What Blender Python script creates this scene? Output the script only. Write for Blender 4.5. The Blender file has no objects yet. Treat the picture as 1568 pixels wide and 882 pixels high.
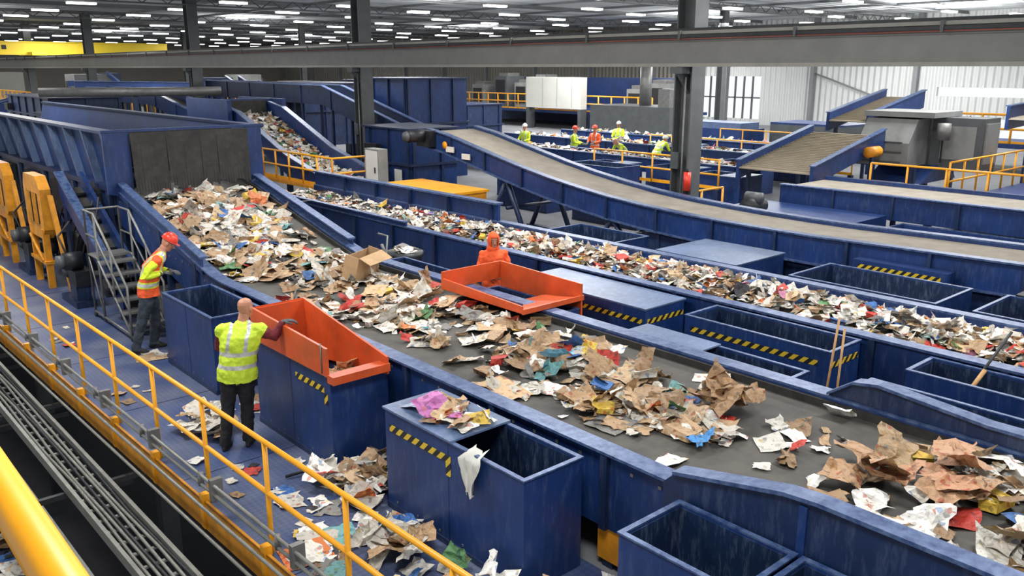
import bpy, math, random
import numpy as np
from mathutils import Vector, Matrix
random.seed(7); rng=np.random.default_rng(7)
SC=bpy.context.scene
try: SC.view_settings.view_transform='Standard'
except Exception: pass

# ------------------------------------------------------------ materials
def lin(c):
    return tuple(((x/255)/12.92 if x/255<=0.04045 else ((x/255+0.055)/1.055)**2.4) for x in c)
def mat(name,rgb,rough=.55,metal=0.,var=.25,scale=3.,bump=0.,bscale=40.,rgb2=None,spec=.5):
    m=bpy.data.materials.new(name); m.use_nodes=True
    n=m.node_tree; b=n.nodes['Principled BSDF']; L=n.links
    b.inputs['Roughness'].default_value=rough; b.inputs['Metallic'].default_value=metal
    b.inputs['Specular IOR Level'].default_value=spec
    tc=n.nodes.new('ShaderNodeTexCoord'); nz=n.nodes.new('ShaderNodeTexNoise')
    nz.inputs['Scale'].default_value=scale; nz.inputs['Detail'].default_value=6; nz.inputs['Roughness'].default_value=.65
    L.new(tc.outputs['Object'],nz.inputs['Vector'])
    r=n.nodes.new('ShaderNodeValToRGB'); c=lin(rgb)
    c2=lin(rgb2) if rgb2 else tuple(x*(1-var) for x in c)
    c1=c if rgb2 else tuple(min(1,x*(1+var*.6)) for x in c)
    r.color_ramp.elements[0].position=.32; r.color_ramp.elements[1].position=.68
    r.color_ramp.elements[0].color=(*c2,1); r.color_ramp.elements[1].color=(*c1,1)
    L.new(nz.outputs[0],r.inputs[0]); L.new(r.outputs[0],b.inputs['Base Color'])
    if bump:
        n2=n.nodes.new('ShaderNodeTexNoise'); n2.inputs['Scale'].default_value=bscale
        L.new(tc.outputs['Object'],n2.inputs['Vector'])
        bp=n.nodes.new('ShaderNodeBump'); bp.inputs['Strength'].default_value=bump; bp.inputs['Distance'].default_value=.02
        L.new(n2.outputs[0],bp.inputs['Height']); L.new(bp.outputs[0],b.inputs['Normal'])
    return m
def emis(name,rgb,s):
    m=bpy.data.materials.new(name); m.use_nodes=True
    b=m.node_tree.nodes['Principled BSDF']; b.inputs['Base Color'].default_value=(*rgb,1)
    b.inputs['Emission Color'].default_value=(*rgb,1); b.inputs['Emission Strength'].default_value=s
    return m
def painted(name,rgb,rough=.4,dust=(92,104,130),amt=.5):
    m=mat(name,rgb,rough,0,.34,1.3); n=m.node_tree; L=n.links; b=n.nodes['Principled BSDF']
    ramp=[x for x in n.nodes if x.type=='VALTORGB'][0]; tc=[x for x in n.nodes if x.type=='TEX_COORD'][0]
    mp=n.nodes.new('ShaderNodeMapping'); mp.inputs['Scale'].default_value=(14,14,3); L.new(tc.outputs['Object'],mp.inputs[0])
    nz=n.nodes.new('ShaderNodeTexNoise'); nz.inputs['Scale'].default_value=1.; nz.inputs['Detail'].default_value=9; nz.inputs['Roughness'].default_value=.75; L.new(mp.outputs[0],nz.inputs['Vector'])
    r2=n.nodes.new('ShaderNodeValToRGB'); r2.color_ramp.elements[0].position=.5; r2.color_ramp.elements[1].position=.8
    r2.color_ramp.elements[0].color=(0,0,0,1); r2.color_ramp.elements[1].color=(amt,amt,amt,1); L.new(nz.outputs[0],r2.inputs[0])
    mx=n.nodes.new('ShaderNodeMix'); mx.data_type='RGBA'; L.new(r2.outputs[0],mx.inputs[0]); L.new(ramp.outputs[0],mx.inputs[6]); mx.inputs[7].default_value=(*lin(dust),1)
    L.new(mx.outputs[2],b.inputs['Base Color']); return m
BLUE=painted('blue_paint',(22,50,102))
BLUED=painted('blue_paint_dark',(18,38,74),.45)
BLUEW=painted('blue_worn_steel',(84,104,138),.4,(148,156,170),.7)
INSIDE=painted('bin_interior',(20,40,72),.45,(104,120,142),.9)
EDGE=mat('worn_edge',(94,114,150),.4,.2,.4,11,rgb2=(26,52,102))
ORANGE=painted('orange_paint',(208,86,40),.42,(160,110,84),.45)
YEL=mat('safety_yellow',(236,162,24),.4,0,.15,2)
YELD=mat('guard_yellow',(214,142,28),.5,0,.35,4)
STEEL=mat('galvanised_steel',(120,120,118),.45,.4,.25,5)
COL=mat('column_grey_paint',(84,87,88),.6,0,.2,3)
BEAMM=mat('beam_grey_paint',(118,118,114),.55,0,.12,2)
BEAMT=mat('beam_flange',(142,140,132),.55,0,.15,2)
DARK=mat('dark_machinery',(34,36,40),.5,.2,.4,6)
BLACK=mat('black_rubber',(30,30,30),.65,0,.4,5,rgb2=(58,56,52))
BELT=mat('conveyor_rubber',(60,60,58),.75,0,.3,2.5,.15,80,rgb2=(88,84,78))
BELTT=mat('dusty_tan_belt',(166,158,144),.8,0,.15,2,rgb2=(142,134,120))
CLEAT=mat('cleated_belt',(136,126,108),.8,0,.15,2)
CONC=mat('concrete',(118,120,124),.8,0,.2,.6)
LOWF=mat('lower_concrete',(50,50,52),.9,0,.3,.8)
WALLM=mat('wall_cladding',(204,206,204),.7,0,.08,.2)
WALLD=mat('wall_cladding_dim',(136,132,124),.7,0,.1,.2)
CEILM=mat('ceiling_cladding',(190,194,196),.8,0,.06,.1)
PURL=mat('purlin_grey',(120,122,124),.6,0,.1,1)
GREYM=mat('grey_machine',(134,136,134),.5,.1,.2,2)
GREYD=mat('grey_machine_dark',(84,88,90),.5,.1,.2,2)
WHITEP=mat('white_panel',(214,214,206),.5,0,.06,1)
CRANEY=mat('crane_yellow',(236,206,44),.5,0,.05,1)
CARD=mat('cardboard',(182,150,112),.85,0,.15,5)
SKIN=mat('skin',(186,130,102),.5,0,.08,20)
VEST=mat('hi_vis_lime',(200,228,56),.6,0,.1,14,.5,16)
VESTO=mat('hi_vis_orange',(238,92,38),.6,0,.1,14,.5,16)
SILV=mat('reflective_tape',(190,194,190),.35,.2,.05,10)
MAROON=mat('maroon_knit',(104,26,36),.8,0,.15,14,.5,18)
LIMESL=mat('lime_sleeve',(206,226,40),.7,0,.1,14,.5,18)
PANT=mat('black_trousers',(24,24,28),.8,0,.3,14,.6,14)
JEAN=mat('dark_jeans',(46,56,66),.8,0,.3,14,.6,14)
SHOE=mat('boot_leather',(34,30,28),.6,0,.2,14)
GLOVE=mat('grey_glove',(78,80,82),.7,0,.2,20)
HOODIE=mat('orange_hoodie',(240,94,40),.75,0,.12,14,.5,18)
HATR=mat('red_hard_hat',(222,62,42),.3,0,.04,5)
HATW=mat('white_hard_hat',(220,222,215),.3,0,.04,5)
WHITE=mat('eye_white',(225,222,215),.3,0,0,5)
EYE=mat('eye_dark',(30,22,18),.3,0,0,5)
LIP=mat('lip',(150,84,76),.5,0,.05,20)
PLAST=mat('dark_plastic',(42,46,50),.45,0,.2,5)
WOOD=mat('broom_wood',(176,134,84),.6,0,.2,12)
CONDUIT=mat('conduit_grey',(122,122,116),.45,.2,.25,5)
LED=emis('led_diffuser',(1,.98,.95),6.)
def hazard():
    m=bpy.data.materials.new('hazard_stripe'); m.use_nodes=True; n=m.node_tree; L=n.links; b=n.nodes['Principled BSDF']
    tc=n.nodes.new('ShaderNodeTexCoord'); sp=n.nodes.new('ShaderNodeSeparateXYZ'); L.new(tc.outputs['Object'],sp.inputs[0])
    a=n.nodes.new('ShaderNodeMath'); a.operation='SUBTRACT'; L.new(sp.outputs[1],a.inputs[0]); L.new(sp.outputs[0],a.inputs[1])
    a2=n.nodes.new('ShaderNodeMath'); a2.operation='ADD'; L.new(a.outputs[0],a2.inputs[0]); L.new(sp.outputs[2],a2.inputs[1])
    mm=n.nodes.new('ShaderNodeMath'); mm.operation='MULTIPLY'; mm.inputs[1].default_value=7.5; L.new(a2.outputs[0],mm.inputs[0])
    fr=n.nodes.new('ShaderNodeMath'); fr.operation='FRACT'; L.new(mm.outputs[0],fr.inputs[0])
    g=n.nodes.new('ShaderNodeMath'); g.operation='GREATER_THAN'; g.inputs[1].default_value=.5; L.new(fr.outputs[0],g.inputs[0])
    mx=n.nodes.new('ShaderNodeMix'); mx.data_type='RGBA'; mx.inputs[6].default_value=(*lin((206,176,44)),1); mx.inputs[7].default_value=(*lin((24,26,30)),1)
    L.new(g.outputs[0],mx.inputs[0]); L.new(mx.outputs[2],b.inputs['Base Color']); b.inputs['Roughness'].default_value=.5
    return m
HAZ=hazard()
def diamond():
    m=bpy.data.materials.new('diamond_plate_blue'); m.use_nodes=True; n=m.node_tree; L=n.links; b=n.nodes['Principled BSDF']
    tc=n.nodes.new('ShaderNodeTexCoord'); mp=n.nodes.new('ShaderNodeMapping'); mp.inputs['Rotation'].default_value=(0,0,.785); mp.inputs['Scale'].default_value=(22,22,22)
    L.new(tc.outputs['Object'],mp.inputs[0]); v=n.nodes.new('ShaderNodeTexChecker'); v.inputs['Scale'].default_value=1; L.new(mp.outputs[0],v.inputs[0])
    nz=n.nodes.new('ShaderNodeTexNoise'); nz.inputs['Scale'].default_value=1.3; nz.inputs['Detail'].default_value=8; L.new(tc.outputs['Object'],nz.inputs['Vector'])
    r=n.nodes.new('ShaderNodeValToRGB'); r.color_ramp.elements[0].position=.35; r.color_ramp.elements[1].position=.7
    r.color_ramp.elements[0].color=(*lin((54,74,122)),1); r.color_ramp.elements[1].color=(*lin((108,116,138)),1)
    L.new(nz.outputs[0],r.inputs[0])
    mx=n.nodes.new('ShaderNodeMix'); mx.data_type='RGBA'; mx.blend_type='MULTIPLY'; mx.inputs[0].default_value=.3
    L.new(r.outputs[0],mx.inputs[6]); L.new(v.outputs[0],mx.inputs[7]); L.new(mx.outputs[2],b.inputs['Base Color'])
    b.inputs['Roughness'].default_value=.45; b.inputs['Metallic'].default_value=.1
    bp=n.nodes.new('ShaderNodeBump'); bp.inputs['Strength'].default_value=.4; bp.inputs['Distance'].default_value=.01
    L.new(v.outputs[1],bp.inputs['Height']); L.new(bp.outputs[0],b.inputs['Normal'])
    return m
PLATE=diamond()
def corrug(m,axis,freq):
    n=m.node_tree; L=n.links; b=n.nodes['Principled BSDF']
    tc=n.nodes.new('ShaderNodeTexCoord'); sp=n.nodes.new('ShaderNodeSeparateXYZ'); L.new(tc.outputs['Object'],sp.inputs[0])
    mm=n.nodes.new('ShaderNodeMath'); mm.operation='MULTIPLY'; mm.inputs[1].default_value=freq; L.new(sp.outputs[axis],mm.inputs[0])
    s=n.nodes.new('ShaderNodeMath'); s.operation='SINE'; L.new(mm.outputs[0],s.inputs[0])
    bp=n.nodes.new('ShaderNodeBump'); bp.inputs['Strength'].default_value=.8; bp.inputs['Distance'].default_value=.08
    L.new(s.outputs[0],bp.inputs['Height']); L.new(bp.outputs[0],b.inputs['Normal'])
corrug(WALLM,1,14); corrug(WALLD,1,14); corrug(CEILM,1,8)
def wastemat():
    m=bpy.data.materials.new('mixed_waste_paper'); m.use_nodes=True; n=m.node_tree; L=n.links; b=n.nodes['Principled BSDF']
    at=n.nodes.new('ShaderNodeAttribute'); at.attribute_name='Col'
    tc=n.nodes.new('ShaderNodeTexCoord'); vo=n.nodes.new('ShaderNodeTexVoronoi'); vo.inputs['Scale'].default_value=26
    L.new(tc.outputs['Object'],vo.inputs['Vector'])
    r=n.nodes.new('ShaderNodeValToRGB'); r.color_ramp.interpolation='CONSTANT'
    e=r.color_ramp.elements; e[0].position=0; e[0].color=(1,1,1,1); e[1].position=.76; e[1].color=(.72,.7,.68,1)
    x=e.new(.89); x.color=(.72,.26,.2,1); x=e.new(.92); x.color=(.28,.42,.7,1); x=e.new(.945); x.color=(.4,.4,.4,1); x=e.new(.975); x.color=(.85,.7,.3,1)
    sp=n.nodes.new('ShaderNodeSeparateColor'); L.new(vo.outputs['Color'],sp.inputs[0]); L.new(sp.outputs[0],r.inputs[0])
    mx=n.nodes.new('ShaderNodeMix'); mx.data_type='RGBA'; mx.blend_type='MULTIPLY'; mx.inputs[0].default_value=.8
    L.new(at.outputs['Color'],mx.inputs[6]); L.new(r.outputs[0],mx.inputs[7]); L.new(mx.outputs[2],b.inputs['Base Color'])
    b.inputs['Roughness'].default_value=.55
    nz=n.nodes.new('ShaderNodeTexNoise'); nz.inputs['Scale'].default_value=20; nz.inputs['Detail'].default_value=5; L.new(tc.outputs['Object'],nz.inputs['Vector'])
    bp=n.nodes.new('ShaderNodeBump'); bp.inputs['Strength'].default_value=.8; bp.inputs['Distance'].default_value=.035
    L.new(nz.outputs[0],bp.inputs['Height']); L.new(bp.outputs[0],b.inputs['Normal'])
    return m
WASTE=wastemat()

# ------------------------------------------------------------ mesh builder
class MB:
    def __init__(s): s.v=[];s.f=[];s.m=[];s.mats=[];s.sm=[]
    def mi(s,m):
        if m not in s.mats: s.mats.append(m)
        return s.mats.index(m)
    def add(s,vs,fs,m,smooth=False):
        o=len(s.v); s.v+= [tuple(v) for v in vs]; k=s.mi(m)
        for f in fs: s.f.append([i+o for i in f]); s.m.append(k); s.sm.append(smooth)
    def box(s,x0,x1,y0,y1,z0,z1,m):
        s.add([(x0,y0,z0),(x1,y0,z0),(x1,y1,z0),(x0,y1,z0),(x0,y0,z1),(x1,y0,z1),(x1,y1,z1),(x0,y1,z1)],
          [(0,3,2,1),(4,5,6,7),(0,1,5,4),(1,2,6,5),(2,3,7,6),(3,0,4,7)],m)
    def hexa(s,b,t,m):
        s.add(list(b)+list(t),[(0,3,2,1),(4,5,6,7),(0,1,5,4),(1,2,6,5),(2,3,7,6),(3,0,4,7)],m)
    def prism(s,pts,axis,c0,c1,m):
        n=len(pts)
        def mk(c):
            if axis=='x': return [(c,a,b) for a,b in pts]
            if axis=='y': return [(a,c,b) for a,b in pts]
            return [(a,b,c) for a,b in pts]
        s.add(mk(c0)+mk(c1),[tuple(range(n)),tuple(range(2*n-1,n-1,-1))]+[(i,(i+1)%n,n+(i+1)%n,n+i) for i in range(n)],m)
    def ribbon(s,prof,x0,x1,dz0,dz1,m):
        for (ya,za),(yb,zb) in zip(prof[:-1],prof[1:]):
            s.hexa([(x0,ya,za+dz0),(x1,ya,za+dz0),(x1,yb,zb+dz0),(x0,yb,zb+dz0)],[(x0,ya,za+dz1),(x1,ya,za+dz1),(x1,yb,zb+dz1),(x0,yb,zb+dz1)],m)
    def tube(s,pts,r,m,n=8,r2=None,cap=True):
        pts=[Vector(p) for p in pts]; rs=r if isinstance(r,(list,tuple)) else [r]*len(pts)
        vs=[];fs=[]
        prev=None
        for i,p in enumerate(pts):
            if i==0: d=pts[1]-p
            elif i==len(pts)-1: d=p-pts[i-1]
            else: d=(pts[i+1]-p).normalized()+(p-pts[i-1]).normalized()
            d.normalize()
            ref=prev if prev is not None else (Vector((0,0,1)) if abs(d.z)<.9 else Vector((1,0,0)))
            a=ref-d*ref.dot(d); a.normalize(); b=d.cross(a); prev=a
            for k in range(n):
                t=2*math.pi*k/n; vs.append(p+(a*math.cos(t)+b*math.sin(t))*rs[i])
        for i in range(len(pts)-1):
            for k in range(n): fs.append((i*n+k,i*n+(k+1)%n,(i+1)*n+(k+1)%n,(i+1)*n+k))
        if cap: fs.append(tuple(range(n))[::-1]); fs.append(tuple((len(pts)-1)*n+k for k in range(n)))
        s.add(vs,fs,m,True)
    def rings(s,rg,m,n=20):
        vs=[];fs=[]
        for cx,cy,cz,rx,ry in rg:
            for k in range(n):
                t=2*math.pi*k/n; vs.append((cx+rx*math.cos(t),cy+ry*math.sin(t),cz))
        for i in range(len(rg)-1):
            for k in range(n): fs.append((i*n+k,i*n+(k+1)%n,(i+1)*n+(k+1)%n,(i+1)*n+k))
        fs.append(tuple(range(n))[::-1]); fs.append(tuple((len(rg)-1)*n+k for k in range(n)))
        s.add(vs,fs,m,True)
    def ell(s,c,r,m,n=12,k=8,M=None):
        vs=[];fs=[]
        for i in range(k+1):
            ph=math.pi*i/k
            for j in range(n):
                t=2*math.pi*j/n
                v=Vector((r[0]*math.sin(ph)*math.cos(t),r[1]*math.sin(ph)*math.sin(t),r[2]*math.cos(ph)))
                if M: v=M@v
                vs.append(v+Vector(c))
        for i in range(k):
            for j in range(n): fs.append((i*n+j,(i+1)*n+j,(i+1)*n+(j+1)%n,i*n+(j+1)%n))
        s.add(vs,fs,m,True)
    def mesh(s,name):
        me=bpy.data.meshes.new(name); me.from_pydata(s.v,[],s.f)
        for m in s.mats: me.materials.append(m)
        me.polygons.foreach_set('material_index',s.m); me.polygons.foreach_set('use_smooth',s.sm); me.update()
        return me
    def obj(s,name,parent=None):
        o=bpy.data.objects.new(name,s.mesh(name)); SC.collection.objects.link(o)
        if parent: o.parent=parent
        return o

def railing(M,pts,z0,h=1.07,sp=1.35,m=YEL,r=.022,kick=False,mid=(.5,)):
    for (x0,y0),(x1,y1) in zip(pts[:-1],pts[1:]):
        L=math.hypot(x1-x0,y1-y0); n=max(1,round(L/sp))
        for q in (1.0,)+tuple(mid):
            M.tube([(x0,y0,z0+h*q),(x1,y1,z0+h*q)],r,m)
        for i in range(n+1):
            x=x0+(x1-x0)*i/n; y=y0+(y1-y0)*i/n
            M.tube([(x,y,z0),(x,y,z0+h)],r,m)
        if kick:
            M.hexa([(x0-.01,y0-.01,z0),(x0+.01,y0+.01,z0),(x1+.01,y1+.01,z0),(x1-.01,y1-.01,z0)],[(x0-.01,y0-.01,z0+.1),(x0+.01,y0+.01,z0+.1),(x1+.01,y1+.01,z0+.1),(x1-.01,y1-.01,z0+.1)],m)

# ------------------------------------------------------------ room
ZC=7.9
M=MB(); M.box(5.0,60,-8,120,-.35,-.03,CONC); M.obj('floor')
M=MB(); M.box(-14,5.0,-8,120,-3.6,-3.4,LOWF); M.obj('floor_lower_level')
M=MB()
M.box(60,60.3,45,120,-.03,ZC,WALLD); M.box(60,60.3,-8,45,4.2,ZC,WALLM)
M.box(60,60.3,25,38.5,-.03,4.2,WALLM); M.box(60,60.3,44.9,45,-.03,4.2,WALLM); M.box(60,60.3,38.5,44.9,-.03,.4,WALLM); M.box(60,60.3,38.5,44.9,3.7,4.2,WALLM)
M.box(60,60.3,-8,25,1.1,2.5,WALLM); M.box(60,60.3,-8,25,3.1,4.2,WALLM)
for y in np.arange(-4,120,7.6): M.box(59.6,60,y-.15,y+.15,-.03,ZC,PURL)
for a,b in ((-4,3.6),(11.2,18.8),(26.4,34)): M.tube([(59.8,a,1.5),(59.8,b,4)],.06,PURL,6)
for z in (5.4,6.7): M.box(59.9,59.99,-8,120,z,z+.12,PURL)
M.obj('wall_back')
M=MB()
for i in range(1,8): y=38.5+i*.8; M.box(60.05,60.2,y-.05,y+.05,.4,3.7,GREYD)
M.box(60.05,60.2,38.5,44.9,2.0,2.1,GREYD); M.obj('window_1')
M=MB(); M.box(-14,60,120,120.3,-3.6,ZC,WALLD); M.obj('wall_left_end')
M=MB(); M.box(-14,60.3,-8,120.3,ZC,ZC+.2,CEILM); M.obj('ceiling')
M=MB()
for y in np.arange(16,120,7.6):
    M.box(-14,60,y-.08,y+.08,ZC-.2,ZC-.17,PURL); M.box(-14,60,y-.02,y+.02,ZC-.17,ZC,PURL)
for y in np.arange(28,120,15.2):
    M.box(-14,60,y-.12,y+.12,ZC-.62,ZC-.56,COL); M.box(-14,60,y-.12,y+.12,ZC-.24,ZC-.205,COL)
    for x in np.arange(-14,60,1.2): M.tube([(x,y,ZC-.58),(x+.6,y,ZC-.2)],.025,COL,5); M.tube([(x+.6,y,ZC-.2),(x+1.2,y,ZC-.58)],.025,COL,5)
for x in np.arange(-10,60,5): M.box(x-.06,x+.06,-8,120,ZC-.12,ZC-.001,PURL)
M.obj('roof_purlins')
M=MB()
for ix,x in enumerate(np.arange(2,59,5.1)):
    for y in np.arange(12 ,118,6.3):
        yy=y+(ix%2)*1.5
        M.box(x-.6,x+.6,yy-.18,yy+.18,ZC-.76,ZC-.68,LED); M.box(x-.62,x+.62,yy-.2,yy+.2,ZC-.68,ZC-.64,WHITEP)
M.obj('ceiling_lights')

CX=17.0
for y in (-2,13.1,28,43.9,61.4,77.2,93):
    M=MB(); w=.26; c=CX+.32
    M.box(c-w,c+w,y-w,y-w+.04,-.03,ZC-.2,COL); M.box(c-w,c+w,y+w-.04,y+w,-.03,ZC-.2,COL); M.box(c-.02,c+.02,y-w+.04,y+w-.04,-.03,ZC-.2,COL)
    M.box(c-w-.3,c-.02,y-.18,y+.18,4.18,4.33,COL); M.prism([(c-w-.25,4.18),(c-.02,4.18),(c-.02,3.7)],'y',y-.04,y+.04,COL)
    M.box(c-w-.08,c+w+.08,y-w-.08,y+w+.08,-.03,.06,COL)
    M.tube([(c-w-.03,y-.1,.1),(c-w-.03,y-.1,4.1)],.025,STEEL); M.box(c-w-.1,c-w,y-.02,y+.2,1.9,2.3,GREYD)
    M.obj('steel_column')
M=MB()
M.box(CX-.22,CX+.06,-6,105,4.34,4.42,BEAMT); M.box(CX-.1,CX-.06,-6,105,4.42,5.08,BEAMM); M.box(CX-.26,CX+.06,-6,105,5.08,5.15,BEAMT)
M.box(CX-.12,CX-.04,-6,105,5.15,5.22,DARK); M.box(CX-.3,CX-.26,-6,105,5.0,5.06,DARK)
M.tube([(CX-.28,-6,4.97),(CX-.28,105,4.97)],.01,mat('red_conduit',(150,70,56)))
for y in np.arange(-5,105,3.0): M.box(CX-.32,CX-.22,y-.03,y+.03,4.95,5.16,COL)
M.obj('crane_runway_beam')
M=MB()
M.box(1,27,74,74.8,5.35,6.25,CRANEY); M.box(1,27,74.8,74.95,6.15,6.25,CRANEY); M.box(1,27,73.9,73.99,6.2,6.28,CRANEY); M.box(1,27,73.9,73.99,5.3,5.38,CRANEY)
M.box(16.5,17.5,72.5,76.5,5.26,5.5,CRANEY)
for i in range(14): M.box(9+i*.45,9.3+i*.45,73.96,73.99,5.7,6.0,DARK)
M.obj('overhead_bridge_crane')
for x,y in ((32,24),(44,31),(33,62),(30,78)):
    M=MB(); M.box(x-.2,x+.2,y-.2,y-.17,-.03,ZC-.2,COL); M.box(x-.2,x+.2,y+.17,y+.2,-.03,ZC-.2,COL); M.box(x-.02,x+.02,y-.17,y+.17,-.03,ZC-.2,COL); M.box(x-.28,x+.28,y-.28,y+.28,-.03,.1,COL); M.obj('steel_column')

# ------------------------------------------------------------ walkway + railing
def rx(y): return 2.72+(15.9-y)*.024
M=MB()
M.hexa([(rx(-3)-.05,-3,-.12),(5.0,-3,-.12),(5.0,45,-.12),(rx(45)-.05,45,-.12)],[(rx(-3)-.05,-3,0),(5.0,-3,0),(5.0,45,0),(rx(45)-.05,45,0)],PLATE)
M.hexa([(rx(-3)-.08,-3,-.3),(rx(-3)-.052,-3,-.3),(rx(45)-.052,45,-.3),(rx(45)-.08,45,-.3)],[(rx(-3)-.08,-3,.03),(rx(-3)-.052,-3,.03),(rx(45)-.052,45,.03),(rx(45)-.08,45,.03)],YELD)
for y in np.arange(-2,45,3): M.box(rx(y)-.04,5,y-.06,y+.06,-.4,-.13,DARK)
for y in np.arange(-2,45,6): M.box(3.0,3.2,y-.1,y+.1,-3.4,-.4,DARK)
for y in np.arange(-1,30,2.4): M.box(rx(y)-.04,4.99,y-.006,y+.006,.001,.003,BLUED)
M.obj('walkway_deck')
M=MB()
ys=[4.0+1.33*i for i in range(-5,30)]
a,b=ys[0],ys[-1]
for z in (1.1,.6): M.tube([(rx(a),a,z),(rx(b),b,z)],.024,YEL,10)
for y in ys:
    M.tube([(rx(y),y,-.25),(rx(y),y,1.1)],.024,YEL,10)
    M.box(rx(y)-.1,rx(y)-.02,y-.04,y+.04,-.28,.1,YEL)
M.obj('walkway_railing')
M=MB()
for dx,z in ((-.12,.36),(-.12,.26)):
    M.tube([(rx(-3)+dx,-3,z),(rx(40)+dx,40,z)],.017,CONDUIT)
for y in np.arange(-2,38,1.6):
    M.box(rx(y)-.15,rx(y)-.03,y-.03,y+.03,.2,.42,STEEL); M.tube([(rx(y)-.12,y+.3,.24),(rx(y)-.12,y+.3,.38)],.03,STEEL)
for dx,z in ((-.14,.02),(-.2,-.2)):
    M.tube([(rx(-3)+dx,-3,z),(rx(40)+dx,40,z)],.018,CONDUIT)
M.obj('electrical_conduit')
M=MB()
def tray(x0,x1,z,nc=6):
    s=.02
    for x in (x0,x1): M.hexa([(x-.02-s*3,-3,z),(x+.02-s*3,-3,z),(x+.02-.5,40,z),(x-.02-.5,40,z)],[(x-.02-s*3,-3,z+.12),(x+.02-s*3,-3,z+.12),(x+.02-.5,40,z+.12),(x-.02-.5,40,z+.12)],CONDUIT)
    for y in np.arange(-3,40,.3):
        k=-.06-(y+3)/43*.44; M.box(x0+k,x1+k,y-.02,y+.02,z,z+.02,CONDUIT)
    for i in range(nc):
        x=x0+(i+.5)*(x1-x0)/nc
        M.tube([(x-.06-(y+3)/43*.44+.015*math.sin(y*1.3+i*2),y,z+.05+.012*math.sin(y*2+i)) for y in np.arange(-3,40,1.)],.018,CONDUIT if i%3 else DARK)
tray(2.2,2.6,-.38,7); tray(1.85,2.05,-.9,3)
for y in np.arange(-2,40,3): M.box(1.5,2.9,y-.03,y+.03,-.46,-.4,DARK); M.box(1.2,3.0,y+1-.04,y+1.04,-1.0,-.92,DARK)
M.obj('cable_tray')
M=MB()
M.box(-.6,2.3,3,5.5,-3.4,-2.2,DARK); M.box(-.2,1.9,8,14,-3.4,-2.0,BLUED); M.box(-3,2.6,20,30,-3.4,-1.4,DARK)
M.box(-6,-1,14,17,-3.4,-1.8,GREYD); M.box(.5,2.2,5.6,7.4,-3.4,-1.7,DARK); M.box(.48,.499,5.8,7.2,-2.5,-2.0,WHITEP)
for y in range(0,40,4): M.box(-4,2.9,y-.08,y+.08,-1.6,-1.4,DARK)
M.obj('lower_level_baler')
M=MB()
M.box(-1.2,.12,-3,8,2.62,2.7,DARK); M.tube([(.175,-3,3.745),(.175,8,3.745)],.026,YEL,24); M.tube([(.16,-3,3.25),(.16,8,3.25)],.02,YEL,12)
for y in np.arange(-2.5,8.1,1.5): M.tube([(.16,y,2.62),(.16,y,3.73)],.022,YEL,12)
for y in (-2.5,7.5):
    for x in (-1.1,0): M.box(x-.08,x+.08,y-.08,y+.08,-3.4,2.62,COL)
M.obj('catwalk')

# ------------------------------------------------------------ conveyors
def P_main(y):
    if y<=12.3: return 1.0
    if y<=13.3: return 1.0+(y-12.3)**2*.12
    return 1.12+(y-13.3)*.22
yy=[-2,12.3,12.6,12.9,13.3,15,17.4]
prof=[(y,P_main(y)) for y in yy]
M=MB()
M.ribbon(prof,5.2,7.65,-.03,0,BELT)
M.ribbon(prof,5.25,7.6,-.5,-.4,BLACK)
M.ribbon(prof,5.06,5.2,-.62,.1,BLUE); M.ribbon(prof,7.65,7.78,-.62,.1,BLUE)
M.ribbon(prof,5.0,5.2,.1,.125,EDGE); M.ribbon(prof,7.65,7.86,.1,.125,EDGE)
M.ribbon(prof,5.2,5.24,.0,.08,BLACK); M.ribbon(prof,7.61,7.65,0,.08,BLACK)
pe=[(13.2,P_main(13.2)),(17.0,P_main(17.0))]
M.ribbon(pe,5.02,5.055,.0,.26,BLUE); M.ribbon(pe,5.0,5.14,.26,.29,EDGE)
M.ribbon(pe,7.785,7.82,.0,.22,BLUE); M.ribbon(pe,7.7,7.86,.22,.25,EDGE)
for y in np.arange(-1.5,17,1.5):
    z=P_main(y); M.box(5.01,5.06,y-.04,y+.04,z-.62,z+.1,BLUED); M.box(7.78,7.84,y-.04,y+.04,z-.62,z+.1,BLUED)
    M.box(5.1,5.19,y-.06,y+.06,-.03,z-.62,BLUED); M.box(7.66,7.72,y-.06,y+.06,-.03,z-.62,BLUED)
    for k in range(4): M.box(5.052,5.059,y+.3+k*.3,y+.33+k*.3,z-.02,z+.01,STEEL)
for a,b in ((3.75,4.6),(6.75,7.6),(9.7,10.6),(12.7,14.4)): M.box(5.08,5.095,a,b,.05,.37,YELD)
for y in (0.5,5.2,6.9,9.0): M.box(4.985,5.0,y,y+.3,.6,.75,WHITEP)
M.prism([(3.8,.85),(3.8,1.14),(3.7,1.24),(2.75,1.44),(2.5,1.46),(-2,1.44),(-2,.85)],'x',4.95,4.995,BLUED)
M.prism([(3.7,1.24),(2.75,1.44),(2.5,1.46),(-2,1.44),(-2,1.47),(2.5,1.49),(2.76,1.47),(3.7,1.27)],'x',4.92,5.08,EDGE)
M.prism([(3.9,1.13),(3.65,1.31),(3.4,1.35),(2.4,1.26),(-2,1.28),(-2,1.13)],'x',7.68,7.74,BLUED)
M.prism([(3.9,1.13),(3.65,1.31),(3.4,1.35),(2.4,1.26),(-2,1.28),(-2,1.31),(2.4,1.29),(3.4,1.38),(3.64,1.34),(3.9,1.16)],'x',7.64,7.8,EDGE)
for y in (2.6,.8): M.box(4.93,4.95,y-.03,y+.03,.9,1.42,BLUE)
M.obj('sorting_conveyor')

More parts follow.
